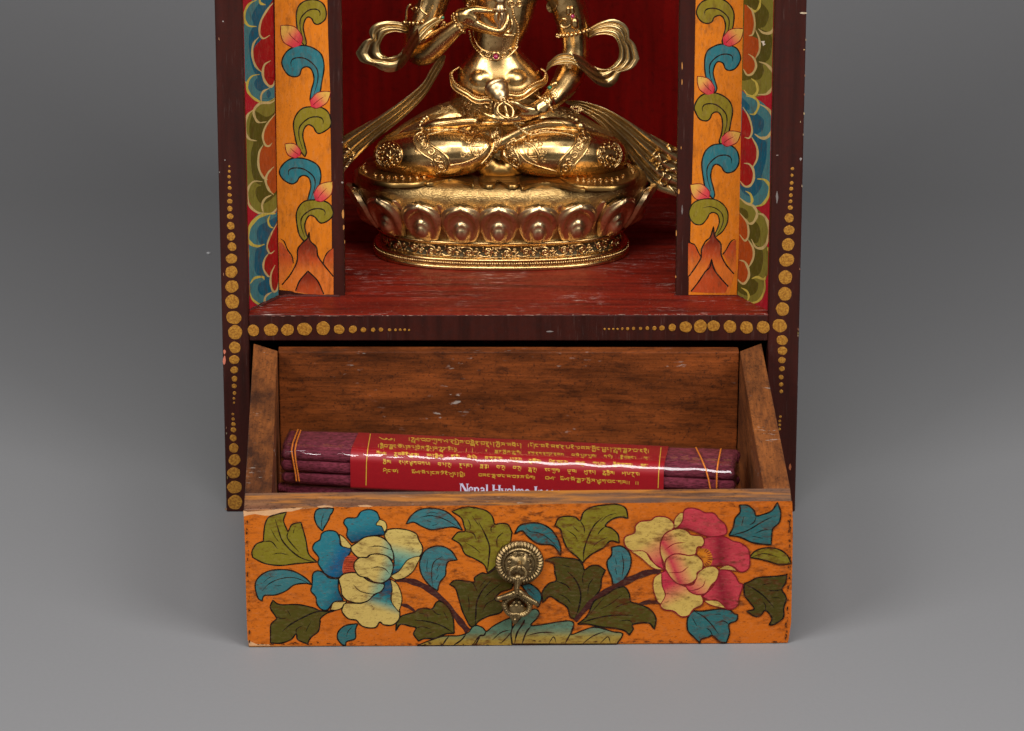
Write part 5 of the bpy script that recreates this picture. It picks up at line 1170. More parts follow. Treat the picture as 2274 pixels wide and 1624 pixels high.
# scrollwork on the band: relief tubes on the ring surface
mb = MB()
zt, zbm = zfront(272, 549), zfront(272, 572); hb = zt - zbm
arc = []; acc = 0; prev = ringpt(273, PI * .92, zbm); arc.append((0, PI * .92))
for i in range(1, 3000):
    a = PI * .92 + PI * 1.16 * i / 3000; q = ringpt(273, a, zbm); acc += (q - prev).length; prev = q; arc.append((acc, a))
LT = acc
def band_pt(u_, v, out=.8):    # u metres along, v 0..1 up
    lo, hi = 0, len(arc) - 1
    while hi - lo > 1:
        m = (lo + hi) // 2
        if arc[m][0] < u_: lo = m
        else: hi = m
    t_ = (u_ - arc[lo][0]) / max(1e-9, arc[hi][0] - arc[lo][0]); a = arc[lo][1] + (arc[hi][1] - arc[lo][1]) * t_
    return ringpt(272, a, zbm + hb * v, out)
cell = hb * 1.75; nC = int(LT / cell)
for i in range(nC):
    u0 = i * cell; up_ = 1 if i % 2 == 0 else -1
    def tub(ps, r): mb.tube([band_pt(u0 + a * hb, .5 + (b - .5) * up_, .6) for a, b in ps], r, 6)
    sp1 = [(.55 + .36 * (1 - k / 22) * math.cos(-.6 + k * .5), .56 + .36 * (1 - k / 22) * math.sin(-.6 + k * .5)) for k in range(20)]
    tub([(-.1, .1), (.15, .06), (.5, .08), (.8, .2)] + sp1[1:], [hb * (.085 + .045 * math.sin(k / 23 * PI)) for k in range(23)])
    sp2 = [(1.22 + .22 * (1 - k / 15) * math.cos(2.5 - k * .6), .30 + .22 * (1 - k / 15) * math.sin(2.5 - k * .6)) for k in range(13)]
    tub([(.95, .75), (1.0, .5)] + sp2, hb * .085)
    sp3 = [(1.3 + .17 * (1 - k / 14) * math.cos(2.8 - k * .55), .80 + .15 * (1 - k / 14) * math.sin(2.8 - k * .55)) for k in range(12)]
    tub([(1.55, .5), (1.42, .62)] + sp3, hb * .075)
    tub([(1.5, .95), (1.6, .78), (1.75, .9)], hb * .085); tub([(1.0, .93), (1.08, .85)], hb * .085); tub([(.1, .95), (.15, .75), (.05, .6)], hb * .075)
mb.build('scroll_frieze', G_BODY, pedestal)
# petals
def petal_mesh(mb, a, wid, k=1.0, small=False):
    """broad curled petal with a bulb, set on the flare at angle a; wid in units"""
    A0, y0_, A1, y1_ = (283, 537, 334, 460) if not small else (300, 500, 326, 456)
    zA, zB = zfront(A0, y0_), zfront(A1, y1_)
    p0 = ringpt(A0, a, zA); da = .01
    tng = (ringpt(300, a + da, zA) - ringpt(300, a - da, zA)).normalized(); nrm_ = tng.cross(ZA_).normalized()
    if nrm_.dot(p0 - Vector((CXW, YC, p0.z))) < 0: nrm_ = -nrm_
    hgt = zB - zA; top = ringpt(A1, a, zB)
    lean = (top - p0).dot(nrm_)
    W = wid * SC; nu, nv = 30, 26; rows = []
    for j in range(nv + 1):
        v = j / nv; row = []
        # outline: narrow foot, broad shoulder, pointed heart-shaped top
        half = (.62 + .42 * math.sin(min(1, v / .62) * PI / 2)) if v < .62 else 1.04 * math.sqrt(max(0, 1 - ((v - .62) / .40) ** 2.3))
        if small: half = (1 - .25 * v) * math.sqrt(max(0, 1 - v ** 3)) if v < 1 else 0
        for i in range(nu + 1):
            u_ = -1 + 2 * i / nu; x = u_ * half
            r2 = math.hypot(u_, 0)
            bod = 1 - u_ ** 4
            if small:
                h = 7 * (1 - abs(u_) ** 1.2) * (.4 + .6 * v) + 5 * v
            else:
                # cup rising to a thick outer rim
                rr = math.sqrt((x / .98) ** 2 + (max(0, v - .45) / .52) ** 2)
                sm = lambda a, b, t_: (lambda q_: q_ * q_ * (3 - 2 * q_))(max(0, min(1, (t_ - a) / (b - a))))
                rim = sm(.60, .74, rr) * (1 - .8 * sm(.93, 1.06, rr))
                h = 3 + 14 * rim * (.45 + .55 * v) + 5 * bod * (1 - v * .5)
                # inner hood and bulb
                d_h = math.sqrt((x / .52) ** 2 + ((v - .30) / .32) ** 2)
                h += 11 * math.exp(-max(0, d_h - .62) ** 2 / .02) * (1 if v > .22 else .6 + v * 1.8)
                d_b = math.sqrt((x / .34) ** 2 + ((v - .16) / .26) ** 2)
                notch = .05 * math.exp(-(x / .08) ** 2)
                if d_b + notch < 1: h += 12 * math.sqrt(max(0, 1 - (d_b + notch) ** 2))
                h -= 2.5 * math.exp(-(x / .05) ** 2) * (v > .5) * (v < .85)
                h *= (1 - .85 * abs(u_) ** 8)
            curl = (v ** 3) * (7 if not small else 4); h *= .76
            row.append(p0 + tng * x * W + ZA_ * (hgt * v * (1.02 + (.10 if not small else 0) * 0) + (0 if abs(x) > .09 or small else hgt * .02 * v)) + nrm_ * (lean * (v ** .8) + (h + curl) * SC * k))
        rows.append(row)
    mb.grid(rows)
    # thick upper edge folded back to the drum
    last = [rows[j][0] for j in range(nv + 1)] + rows[nv][1:-1] + [rows[j][nu] for j in range(nv, -1, -1)]
    back = [p - nrm_ * (12 if not small else 8) * SC - ZA_ * .0004 for p in last]
    mb.grid([last, back])
def ang_of_x(x):
    c = (x - CX) / 325
    c = max(-1, min(1, c)); cc = math.copysign(abs(c) ** (2.35 / 2), c)
    return 2 * PI - math.acos(cc)
pet = [ang_of_x(x) for x in (921, 1016, 1107, 1204, 1297)]
pet += [ang_of_x(838), ang_of_x(1388)]
pet_s = [PI - .02 - 2 * PI + 2 * PI, 2 * PI + .02]
for a in pet + [PI + .10, 2 * PI - .10, PI - .32, .32, PI - .85, .85, PI * .5, PI * .5 - .4, PI * .5 + .4]:
    mb = MB(); petal_mesh(mb, a, 44); mb.build('petal', G_PETAL, pedestal)
for x in (871, 968, 1061, 1156, 1252, 1346):
    mb = MB(); petal_mesh(mb, ang_of_x(x), 19, small=True); mb.build('back_petal', G_PETAL, pedestal)
for a in (PI + .22, 2 * PI - .22):
    mb = MB(); petal_mesh(mb, a, 17, small=True); mb.build('back_petal', G_PETAL, pedestal)

# ------------------------------------------------------------------ seat cloth slab with hem
def slab(name, k, pts, th, mat, zlift=0, edge=None):
    q = spline(pts, True, 6); top = []
    for x, y in q:
        X, Y_ = zp(k, x, y); top.append(atZ(X, Y_, ZS + .0006 + th + zlift))
    c = sum(top, Vector((0, 0, 0))) / len(top); n = len(top)
    mb = MB()
    rr = [[Vector((p.x, p.y, ZS - .0002 + zlift)) for p in top], [Vector((p.x, p.y, p.z - th * .3)) for p in top], [p - (p - c).normalized() * .0006 for p in top], [p - (p - c).normalized() * .0022 - ZA_ * .0004 for p in top]]
    mb.grid(rr, True)
    o = len(mb.v) - n
    tr = tessellate_polygon([[Vector((p.x, p.y, 0)) for p in rr[3]]])
    for f in tr: mb.f.append(tuple(o + i for i in f)); mb.m.append(0); mb.sm.append(True)
    return mb.build(name, mat, statue)
slab('cloth_hem', 'M', [(205, 830), (215, 870), (300, 925), (450, 985), (700, 1018), (950, 1012), (1150, 975), (1350, 900), (1500, 860), (1500, 700), (900, 650), (400, 680), (300, 735), (225, 780)], .0018, G_HEM)
slab('cloth_hem', 'N', [(1765, 790), (1740, 850), (1680, 900), (1500, 960), (1300, 975), (1080, 965), (900, 930), (780, 860), (700, 800), (700, 640), (1300, 600), (1600, 670), (1720, 720)], .0018, G_HEM)
slab('cloth_hem', 'M', [(1100, 1000), (1200, 1010), (1400, 965), (1600, 985), (1755, 1040), (1755, 1040), (1765, 960), (1765, 960), (1700, 900), (1300, 880), (1100, 940)], .0012, G_HEM)
slab('cloth_hem', 'N', [(320, 990), (320, 990), (420, 950), (600, 925), (760, 945), (950, 990), (1100, 1000), (900, 860), (500, 820), (270, 840), (250, 900), (250, 900)], .0012, G_HEM)
slab('cloth_hem', 'M', [(1820, 950), (1850, 1010), (1950, 1045), (2040, 1030), (2050, 980), (2100, 975), (2150, 1010), (2250, 1045), (2360, 1030), (2380, 960), (2300, 900), (2100, 870), (1900, 880)], .0014, G_HEM)

# ------------------------------------------------------------------ body: grown as one surface
mb = MB()
def chain(pts, seg=18, res=5, fl=None, fa=None):
    """pts: (x, y, d, r) in units -> smooth tapered limb"""
    q = spline(pts, False, res) if len(pts) > 2 else [tuple(a + (b - a) * i / 8 for a, b in zip(pts[0], pts[1])) for i in range(9)]
    mb.tube([S(x, y, d) for x, y, d, r in q], [max(.3, r) * SC for x, y, d, r in q], seg, flat=fl, flat_axis=fa)
def ell(x, y, d, rx, ry, rz, rot=None):
    mb.ball(S(x, y, d), SC, seg=28, rings=20, sc=(rx, ry, rz), rot=rot)
def OD_(x, y, d, r):     # a node read in enlargement O
    X, Y_ = zp('O', x, y); return (X, Y_, d, r)
# torso as stacked ellipses
tr_ = [(1108, -165, 8, 30, 26), (1108, -140, 8, 40, 32), (1108, -120, 8, 105, 40), (1108, -95, 8, 118, 48), (1109, -50, 6, 104, 56), (1110, 0, 4, 84, 55), (1111, 52, 2, 68, 50), (1104, 90, 0, 58, 44), (1102, 112, 0, 55, 42), (1104, 133, 0, 73, 48), (1108, 158, -2, 93, 58), (1110, 185, -4, 103, 66), (1112, 215, 0, 112, 68), (1113, 250, 10, 120, 66), (1113, 300, 20, 120, 60)]
q = spline(tr_, False, 5); rows = []
for (x, y, d, rx, ry) in q:
    c = S(x, y, d); rows.append([c + Vector((rx * SC * math.cos(2 * PI * j / 40), ry * SC * math.sin(2 * PI * j / 40), 0)) for j in range(40)])
rows = [[sum(rows[0], Vector()) / 40 + Vector((1e-6 * math.cos(2 * PI * j / 40), 1e-6 * math.sin(2 * PI * j / 40), 0)) for j in range(40)]] + rows + [[sum(rows[-1], Vector()) / 40 + Vector((1e-6 * math.cos(2 * PI * j / 40), 1e-6 * math.sin(2 * PI * j / 40), 0)) for j in range(40)]]
mb.grid(rows, True)
# belly folds either side of the navel
ell(1079, 176, -30, 42, 34, 31); ell(1135, 176, -30, 42, 34, 31)
# neck and head (above the frame)
chain([(1108, -150, 6, 30), (1108, -200, 2, 26)]); ell(1108, -245, -6, 46, 54, 62); ell(1108, -212, -22, 24, 26, 20); ell(1108, -320, 6, 26, 26, 34)
for s in (-1, 1): ell(1108 + s * 46, -235, 4, 7, 10, 26); chain([(1108 + s * 12, -252, -56, 5), (1108 + s * 26, -252, -50, 5)])
chain([(1108, -258, -56, 5), (1108, -240, -66, 7)])
chain([(1094, -222, -52, 4), (1108, -220, -56, 5), (1122, -222, -52, 4)])
# hips and thighs
ell(1113, 268, 30, 150, 72, 48)
chain([(1050, 262, 20, 56), (980, 285, -5, 52), (910, 318, -25, 45), (876, 338, -38, 42)])
chain([(1176, 262, 20, 56), (1240, 285, -5, 52), (1310, 318, -25, 45), (1346, 336, -38, 42)])
# shins folded in front
chain([(872, 347, -44, 45), (915, 345, -66, 52), (960, 342, -80, 55), (1010, 340, -90, 53), (1045, 338, -94, 46), (1078, 328, -98, 30), (1095, 325, -98, 16)], 24)
chain([(1350, 346, -44, 45), (1308, 345, -66, 52), (1262, 342, -80, 55), (1212, 341, -90, 53), (1172, 342, -94, 46), (1140, 342, -98, 30), (1126, 345, -98, 16)], 24)
# feet resting on the opposite thigh, soles up
chain([(942, 282, -66, 9), (968, 276, -74, 12), (1010, 273, -82, 13), (1050, 269, -82, 12), (1062, 272, -80, 9)], 16)
chain([(1284, 282, -66, 9), (1255, 275, -74, 13), (1215, 275, -84, 14), (1180, 282, -88, 13), (1150, 296, -92, 14), (1110, 318, -98, 16)], 16)
# lap between the knees
ell(1113, 300, -50, 90, 50, 30); ell(1110, 342, -62, 52, 20, 36); ell(1112, 378, -84, 46, 22, 22); ell(1085, 372, -88, 26, 16, 24); ell(1140, 374, -88, 26, 16, 24)
# arms, right of the picture
chain([(1206, -92, 6, 44), (1236, -40, 6, 42), (1256, 0, 4, 40), (1272, 50, 0, 37), (1277, 90, -4, 31), (1276, 125, -10, 32), (1268, 160, -22, 33), (1252, 190, -48, 30), (1232, 214, -74, 24), (1212, 234, -92, 18)], 20)
# arm, left of the picture
chain([(1008, -92, 6, 44), (975, -50, 2, 42), (958, 0, -4, 40), (940, 50, -14, 38), (930, 90, -24, 35), (930, 112, -34, 33), (950, 112, -46, 30), (975, 92, -60, 26), (1000, 72, -72, 21), (1018, 58, -80, 17)], 20)
# hand at the chest (palm, thumb, fingers)
ell(*zp('O', 385, 225), -84, 22, 15, 17)
chain([OD_(330, 190, -82, 15), OD_(420, 190, -86, 17), OD_(480, 230, -88, 14)])
chain([OD_(400, 160, -88, 12), OD_(500, 128, -92, 9.5), OD_(620, 135, -97, 7.5), OD_(735, 148, -102, 5.5)], 14)                    # thumb side digit
chain([OD_(400, 260, -84, 13), OD_(520, 310, -88, 11), OD_(650, 370, -92, 8.5), OD_(780, 420, -96, 7.8), OD_(900, 448, -97, 5.5), OD_(1010, 452, -98, 2)], 14)     # long finger
chain([OD_(420, 300, -76, 11), OD_(620, 385, -78, 7.5), OD_(800, 425, -80, 6.5), OD_(930, 430, -80, 5.5), OD_(1030, 432, -78, 2)], 12)
chain([OD_(440, 250, -90, 9), OD_(600, 330, -94, 7.5), OD_(740, 380, -100, 7), OD_(850, 385, -104, 7), OD_(895, 320, -102, 6), OD_(920, 240, -98, 5), OD_(925, 180, -94, 3.6)], 12)
chain([OD_(480, 280, -82, 9), OD_(680, 370, -84, 7), OD_(860, 410, -86, 6.5), OD_(955, 380, -84, 5.5), OD_(970, 300, -82, 4.5), OD_(965, 240, -80, 3)], 12)
# hand in the lap
ell(*zp('O', 1190, 1420), -112, 30, 20, 14); ell(*zp('O', 1330, 1380), -104, 22, 16, 16)
chain([OD_(1420, 1300, -96, 18), OD_(1300, 1380, -106, 17), OD_(1180, 1430, -114, 15)])
chain([OD_(1240, 1400, -118, 12), OD_(1130, 1370, -126, 9), OD_(1040, 1320, -132, 7.5), OD_(970, 1298, -134, 6)], 14)      # thumb
chain([OD_(1200, 1470, -112, 10), OD_(1000, 1510, -116, 8), OD_(820, 1510, -116, 7), OD_(700, 1475, -112, 5.5), OD_(620, 1438, -108, 3)], 12)
chain([OD_(1200, 1450, -104, 10), OD_(1000, 1500, -100, 8), OD_(800, 1470, -98, 7), OD_(720, 1420, -96, 6.5), OD_(712, 1350, -96, 6), OD_(728, 1295, -98, 4.5)], 12)
chain([OD_(1200, 1440, -110, 10), OD_(1000, 1495, -112, 8), OD_(840, 1475, -112, 7), OD_(765, 1430, -112, 6.5), OD_(765, 1350, -110, 6), OD_(790, 1295, -110, 4.5)], 12)
chain([OD_(900, 1480, -100, 7), OD_(760, 1430, -94, 6), OD_(680, 1390, -90, 5.5), OD_(636, 1342, -88, 4)], 12)
raw = mb.build('body_raw', G_BODY)
md = raw.modifiers.new('r', 'REMESH'); md.mode = 'VOXEL'; md.voxel_size = 2.3 * PX; md.use_smooth_shade = True
md2 = raw.modifiers.new('s', 'SMOOTH'); md2.factor = .5; md2.iterations = 5
bpy.context.view_layer.update()
dg = bpy.context.evaluated_depsgraph_get()
me = bpy.data.meshes.new_from_object(raw.evaluated_get(dg)); me.name = 'body'
for p in me.polygons: p.use_smooth = True
body = bpy.data.objects.new('body', me); COL.objects.link(body); fixparent(body, statue)
if not me.materials: me.materials.append(G_BODY)
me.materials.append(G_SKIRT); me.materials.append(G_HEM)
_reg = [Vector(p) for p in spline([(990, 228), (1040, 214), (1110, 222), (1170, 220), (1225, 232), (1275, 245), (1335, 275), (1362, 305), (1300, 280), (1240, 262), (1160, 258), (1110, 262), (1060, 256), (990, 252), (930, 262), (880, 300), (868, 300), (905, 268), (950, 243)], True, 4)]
for p in me.polygons:
    v = p.center - CAM; z = v.dot(FW); x_, y_ = 1137 + F * v.dot(RT) / z, 812 - F * v.dot(UP) / z
    if 345 < y_ < 402 and abs(x_ - 1112) < 52 and abs(x_ - 1112) < 30 + (y_ - 345) * .5: p.material_index = 2
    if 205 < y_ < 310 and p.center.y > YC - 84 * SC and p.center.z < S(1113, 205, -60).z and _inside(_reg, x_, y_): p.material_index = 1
rm = raw.data; bpy.data.objects.remove(raw); bpy.data.meshes.remove(rm)
bvb = bvh_of(body)
def on(k, x, y, lift=0, bv_=None, d=-60):
    X, Y_ = zp(k, x, y); h_, n_, _, _ = (bv_ or bvb).ray_cast(CAM, ray(X, Y_))
    if h_ is None or h_.y > YC + .03: h_ = S(X, Y_, d); n_ = -FW
    if n_.dot(ray(X, Y_)) > 0: n_ = -n_
    return h_ + n_ * lift * SC, n_
def relief(mb, k, pts, w, lift=.3, closed=False, res=5, seg=6, tap=False):
    q = spline(pts, closed, res)
    if closed: q = q + [q[0]]
    P3 = [on(k, x, y, lift)[0] for x, y in q]; n = len(P3)
    P4 = [P3[0]]
    for p in P3[1:]:
        if (p - P4[-1]).length < 14 * SC: P4.append(p)
    r = w * 1.7 * zs(k) * SC / 2; n = len(P4)
    if n < 2: return
    mb.tube(P4, [r * (1 if not tap else (.45 + .55 * math.sin(PI * min(1, (i / n) * 1.2)))) for i in range(n)], seg)
def beads(mb, k, pts, r, res=12, lift=None, closed=False, d=-60, asp=1, free=False):
    lift = r * zs(k) * .55 if lift is None else lift
    q = spline(pts, closed, res); P3 = [(on(k, x, y, lift, d=d)[0] if not free else Z(k, x, y, d)) for x, y in q]
    R_ = r * zs(k) * SC; last = None
    for p in P3:
        if last is None or (p - last).length >= R_ * 1.85:
            mb.ball(p, R_, seg=8, rings=6); last = p
def scr(mb, k, cx, cy, r, turns, a0, sg, w):
    relief(mb, k, [(cx + r * (1 - .85 * i / 18) * math.cos(a0 + sg * turns * 2 * PI * i / 18), cy + r * (1 - .85 * i / 18) * math.sin(a0 + sg * turns * 2 * PI * i / 18)) for i in range(19)], w, tap=True, res=2)

def resample(q, n):
    L_ = [0]
    for a, b in zip(q, q[1:]): L_.append(L_[-1] + math.hypot(b[0] - a[0], b[1] - a[1]))
    out = []; j = 0
    for i in range(n):
        t_ = L_[-1] * i / (n - 1)
        while j < len(L_) - 2 and L_[j + 1] < t_: j += 1
        f_ = (t_ - L_[j]) / max(1e-9, L_[j + 1] - L_[j]); out.append((q[j][0] + (q[j + 1][0] - q[j][0]) * f_, q[j][1] + (q[j + 1][1] - q[j][1]) * f_))
    return out

# trouser bands, borders and medallions in relief
def disc(mb, k, cx, cy, rx, ry):
    mb.grid([[on(k, cx + rx * f * math.cos(2 * PI * j / 24), cy + ry * f * math.sin(2 * PI * j / 24), .35)[0] for j in range(24)] for f in (1, .75, .5, .25, .02)], True, mi=1)
def part(name, fn, mat=G_BODY, par=None):
    mb = MB(); fn(mb); return mb.build(name, [mat, G_ENG], par or body)
def f1(mb):      # left knee (frame M)
    disc(mb, 'M', 620, 640, 172, 175)
    for i in range(3): relief(mb, 'M', [(620 + (175 - 12 * i) * math.cos(a), 640 + (178 - 12 * i) * math.sin(a)) for a in [2 * PI * j / 16 for j in range(16)]], [14, 9, 6][i], closed=True)
    for j in range(9):
        a = 2 * PI * j / 9; scr(mb, 'M', 620 + 112 * math.cos(a), 640 + 112 * math.sin(a), 38, 1.2, a + 2, 1 if j % 2 else -1, 17)
    for j in range(6):
        a = 2 * PI * j / 6 + .3; relief(mb, 'M', [(640 + 30 * math.cos(a), 680 + 30 * math.sin(a)), (625 + 75 * math.cos(a + .4), 650 + 75 * math.sin(a + .4))], 20, tap=True)
    mb.ball(on('M', 638, 682, 2)[0], 34 * zs('M') * SC, seg=14, rings=10)
    for j in range(14):
        a = 2 * PI * j / 14 + .2; mb.ball(on('M', 620 + 148 * math.cos(a), 640 + 148 * math.sin(a), .6)[0], 17 * zs('M') * SC)
part('knee_medallion', f1)
def f2(mb):
    disc(mb, 'N', 1395, 585, 148, 166)
    for i in range(3): relief(mb, 'N', [(1395 + (150 - 12 * i) * math.cos(a), 585 + (168 - 12 * i) * math.sin(a)) for a in [2 * PI * j / 16 for j in range(16)]], [14, 9, 6][i], closed=True)
    for j in range(9):
        a = 2 * PI * j / 9; scr(mb, 'N', 1395 + 100 * math.cos(a), 585 + 108 * math.sin(a), 34, 1.2, a + 2, 1 if j % 2 else -1, 16)
    scr(mb, 'N', 1400, 625, 62, 1.6, 0, 1, 17); mb.ball(on('N', 1398, 628, 2)[0], 20 * zs('N') * SC)
    for j in range(14):
        a = 2 * PI * j / 14 + .2; mb.ball(on('N', 1395 + 134 * math.cos(a), 585 + 146 * math.sin(a), .6)[0], 15 * zs('N') * SC)
part('knee_medallion', f2)
def band_relief(k, eL, eR, ns, sr, w=13):
    def fn(mb):
        for e in (eL, eR):
            relief(mb, k, e, 20, lift=.9, res=8)
        ra, rb = resample(spline(eL, False, 8), 40), resample(spline(eR, False, 8), 40); rows = []; last = None
        for (x0, y0), (x1, y1) in zip(ra, rb):
            rows.append([on(k, x0 + (x1 - x0) * t_ / 8, y0 + (y1 - y0) * t_ / 8, .35)[0] for t_ in range(9)])
        mb.grid(rows, mi=1)
        a = spline(eL, False, 12); b = spline(eR, False, 12); n = min(len(a), len(b))
        for i in range(ns):
            t_ = (i + .5) / ns; pa = a[int(t_ * (len(a) - 1))]; pb = b[int(t_ * (len(b) - 1))]
            cx, cy = (pa[0] + pb[0]) / 2, (pa[1] + pb[1]) / 2; sg = 1 if i % 2 else -1
            scr(mb, k, cx, cy, sr, 1.5, i * 1.1, sg, w)
            dx, dy = pb[0] - pa[0], pb[1] - pa[1]
            scr(mb, k, cx + dx * .27 * sg - dy * .3, cy + dy * .27 * sg + dx * .3, sr * .5, 1.1, i, -sg, w * .8)
    return fn
part('leg_band', band_relief('M', [(1060, 335), (985, 370), (945, 430), (975, 520), (1080, 630), (1190, 700), (1230, 780), (1240, 850)], [(1140, 350), (1130, 420), (1180, 500), (1290, 570), (1390, 660), (1430, 740), (1410, 830), (1340, 865)], 7, 62, 20))
part('leg_band', band_relief('N', [(950, 320), (980, 380), (970, 440), (900, 530), (820, 620), (770, 700), (770, 810)], [(1060, 300), (1130, 310), (1165, 360), (1150, 440), (1080, 570), (970, 700), (900, 800)], 7, 56, 18))
part('leg_band', band_relief('M', [(1990, 280), (2000, 360), (2020, 440), (2020, 540), (1950, 660), (1860, 760)], [(2140, 270), (2145, 350), (2120, 450), (2060, 600), (2010, 720), (1950, 800)], 6, 44, 16))
part('leg_band', band_relief('N', [(230, 400), (150, 440), (95, 520), (110, 620), (180, 690), (260, 740)], [(240, 410), (215, 480), (260, 600), (300, 700), (290, 740)], 5, 46, 16))
def f3(mb):     # geometric medallion on the left shin
    relief(mb, 'M', [(1840, 345), (1760, 400), (1725, 480), (1725, 560), (1760, 640), (1830, 640)], 22, lift=.4)
    relief(mb, 'M', [(1860, 345), (1900, 430), (1890, 540), (1850, 640)], 14)
    for ps in ([(1770, 430), (1770, 490), (1850, 490), (1850, 430), (1810, 430), (1810, 460)], [(1730, 525), (1880, 520)], [(1770, 555), (1770, 600), (1820, 600), (1820, 560)]): relief(mb, 'M', [p for p in ps for _ in (0, 1)], 13)
    for x, y, s in [(1625, 385, 1), (1670, 340, -1), (1730, 320, 1), (1690, 450, -1), (1690, 545, 1), (1620, 640, -1), (1690, 640, 1), (1800, 300, 1)]:
        scr(mb, 'M', x, y, 40, 1.2, 2 * s, s, 13); 
part('shin_medallion', f3)
def f4(mb):
    relief(mb, 'N', [(350, 440), (430, 455), (490, 530), (520, 610), (510, 680)], 22, lift=.4); relief(mb, 'N', [(330, 450), (330, 520), (380, 600), (460, 660), (510, 690)], 13)
    for ps in ([(385, 485), (385, 575)], [(410, 495), (460, 545), (460, 580), (400, 580)], [(400, 610), (490, 605)], [(430, 630), (490, 640)]): relief(mb, 'N', [p for p in ps for _ in (0, 1)], 13)
    for x, y, s in [(345, 405, 1), (420, 390, -1), (490, 420, 1), (545, 445, -1), (530, 500, 1), (560, 545, -1), (600, 560, 1), (560, 610, 1), (590, 650, -1)]:
        scr(mb, 'N', x, y, 34, 1.2, 2 * s, s, 12)
part('shin_medallion', f4)
# engraved skirt: small curls over the lap
def f5(mb):
    random.seed(3)
    for i in range(46):
        x = random.uniform(330, 700); y = random.uniform(1290, 1500)
        if y < 1250 + (x - 330) * .1: continue
        scr(mb, 'O', x, y, 24, 1.3, random.random() * 6, random.choice((1, -1)), 6)
    for i in range(70):
        x = random.uniform(30, 420); y = random.uniform(1180, 1400)
        if y < 1360 - x * .55: continue
        relief(mb, 'O', [(x, y), (x + 22, y - 16), (x + 48, y - 14)], 6)
def f6(mb):
    for i in range(40):
        x = random.uniform(1560, 1850); y = random.uniform(1340, 1440)
        relief(mb, 'O', [(x, y), (x + 20, y + 10), (x + 44, y + 8)], 6)
part('skirt_engraving', f5)
part('skirt_engraving', f6)
# anklets
part('anklet', lambda mb: [mb.ball(on('M', x, y, 2)[0], r * zs('M') * SC, seg=12, rings=8) for x, y, r in [(1040, 250, 36), (1060, 205, 36), (1090, 165, 34), (1130, 138, 28), (1060, 280, 24)]], G_PALE)
part('anklet', lambda mb: [mb.ball(on('N', x, y, 2)[0], r * zs('N') * SC, seg=12, rings=8) for x, y, r in [(1030, 230, 52), (980, 165, 42), (930, 140, 34), (890, 120, 26), (1060, 262, 28)]], G_PALE)
part('anklet', lambda mb: [mb.ball(on('N', x, y, 1.5)[0], 22 * zs('N') * SC, seg=10, rings=8) for x, y in [(225, 215), (250, 235), (275, 255), (300, 275), (325, 292), (350, 305), (372, 315)]], G_PALE)
# shin hems
part('hem_fold', lambda mb: (relief(mb, 'M', [(1180, 260), (1400, 215), (1600, 195), (1760, 190), (1830, 230)], 22, lift=.4), relief(mb, 'M', [(1030, 290), (1150, 285), (1260, 280), (1500, 278), (1800, 270)], 14), relief(mb, 'M', [(1140, 370), (1400, 310), (1700, 285), (1880, 275)], 14), relief(mb, 'M', [(1440, 780), (1650, 740), (1850, 640), (1960, 500), (1980, 350)], 16)))
part('hem_fold', lambda mb: (relief(mb, 'N', [(400, 240), (600, 190), (780, 190), (860, 225)], 22, lift=.4), relief(mb, 'N', [(420, 300), (620, 260), (840, 270), (1010, 285)], 14), relief(mb, 'N', [(420, 345), (600, 310), (780, 315), (950, 350)], 14), relief(mb, 'N', [(260, 430), (270, 540), (350, 650), (500, 720), (740, 790)], 18)))

# ------------------------------------------------------------------ jewellery
part('necklace', lambda mb: (beads(mb, 'O', [(985, 130), (1000, 220), (1045, 320), (1050, 430), (1035, 530), (1010, 600)], 17), beads(mb, 'O', [(430, 400), (450, 470), (480, 560), (520, 620), (560, 665)], 17),
     relief(mb, 'O', [(480, 400), (500, 500), (560, 600), (640, 650), (760, 670), (880, 650), (960, 610)], 12), relief(mb, 'O', [(560, 670), (640, 740), (760, 765), (880, 740), (960, 690), (1040, 600)], 14),
     scr(mb, 'O', 665, 690, 42, 1.4, 0, 1, 22), scr(mb, 'O', 875, 695, 42, 1.4, PI, -1, 22), scr(mb, 'O', 965, 640, 36, 1.3, 1, 1, 18), scr(mb, 'O', 580, 665, 30, 1.3, 1, 1, 16),
     relief(mb, 'O', [(772 + 48 * math.cos(a), 715 + 46 * math.sin(a)) for a in [2 * PI * j / 12 for j in range(12)]], 26, closed=True),
     scr(mb, 'O', 965, 45, 52, 1.4, 0, 1, 22), scr(mb, 'O', 1065, 45, 46, 1.4, PI, -1, 22), scr(mb, 'O', 440, 20, 50, 1.4, 0, 1, 22), relief(mb, 'O', [(400, 60), (440, 95), (500, 85), (520, 10)], 16)))
part('ruby', lambda mb: mb.ball(on('O', 770, 722, 1.5)[0], 34 * zs('O') * SC, seg=14, rings=10), M_RUBY)
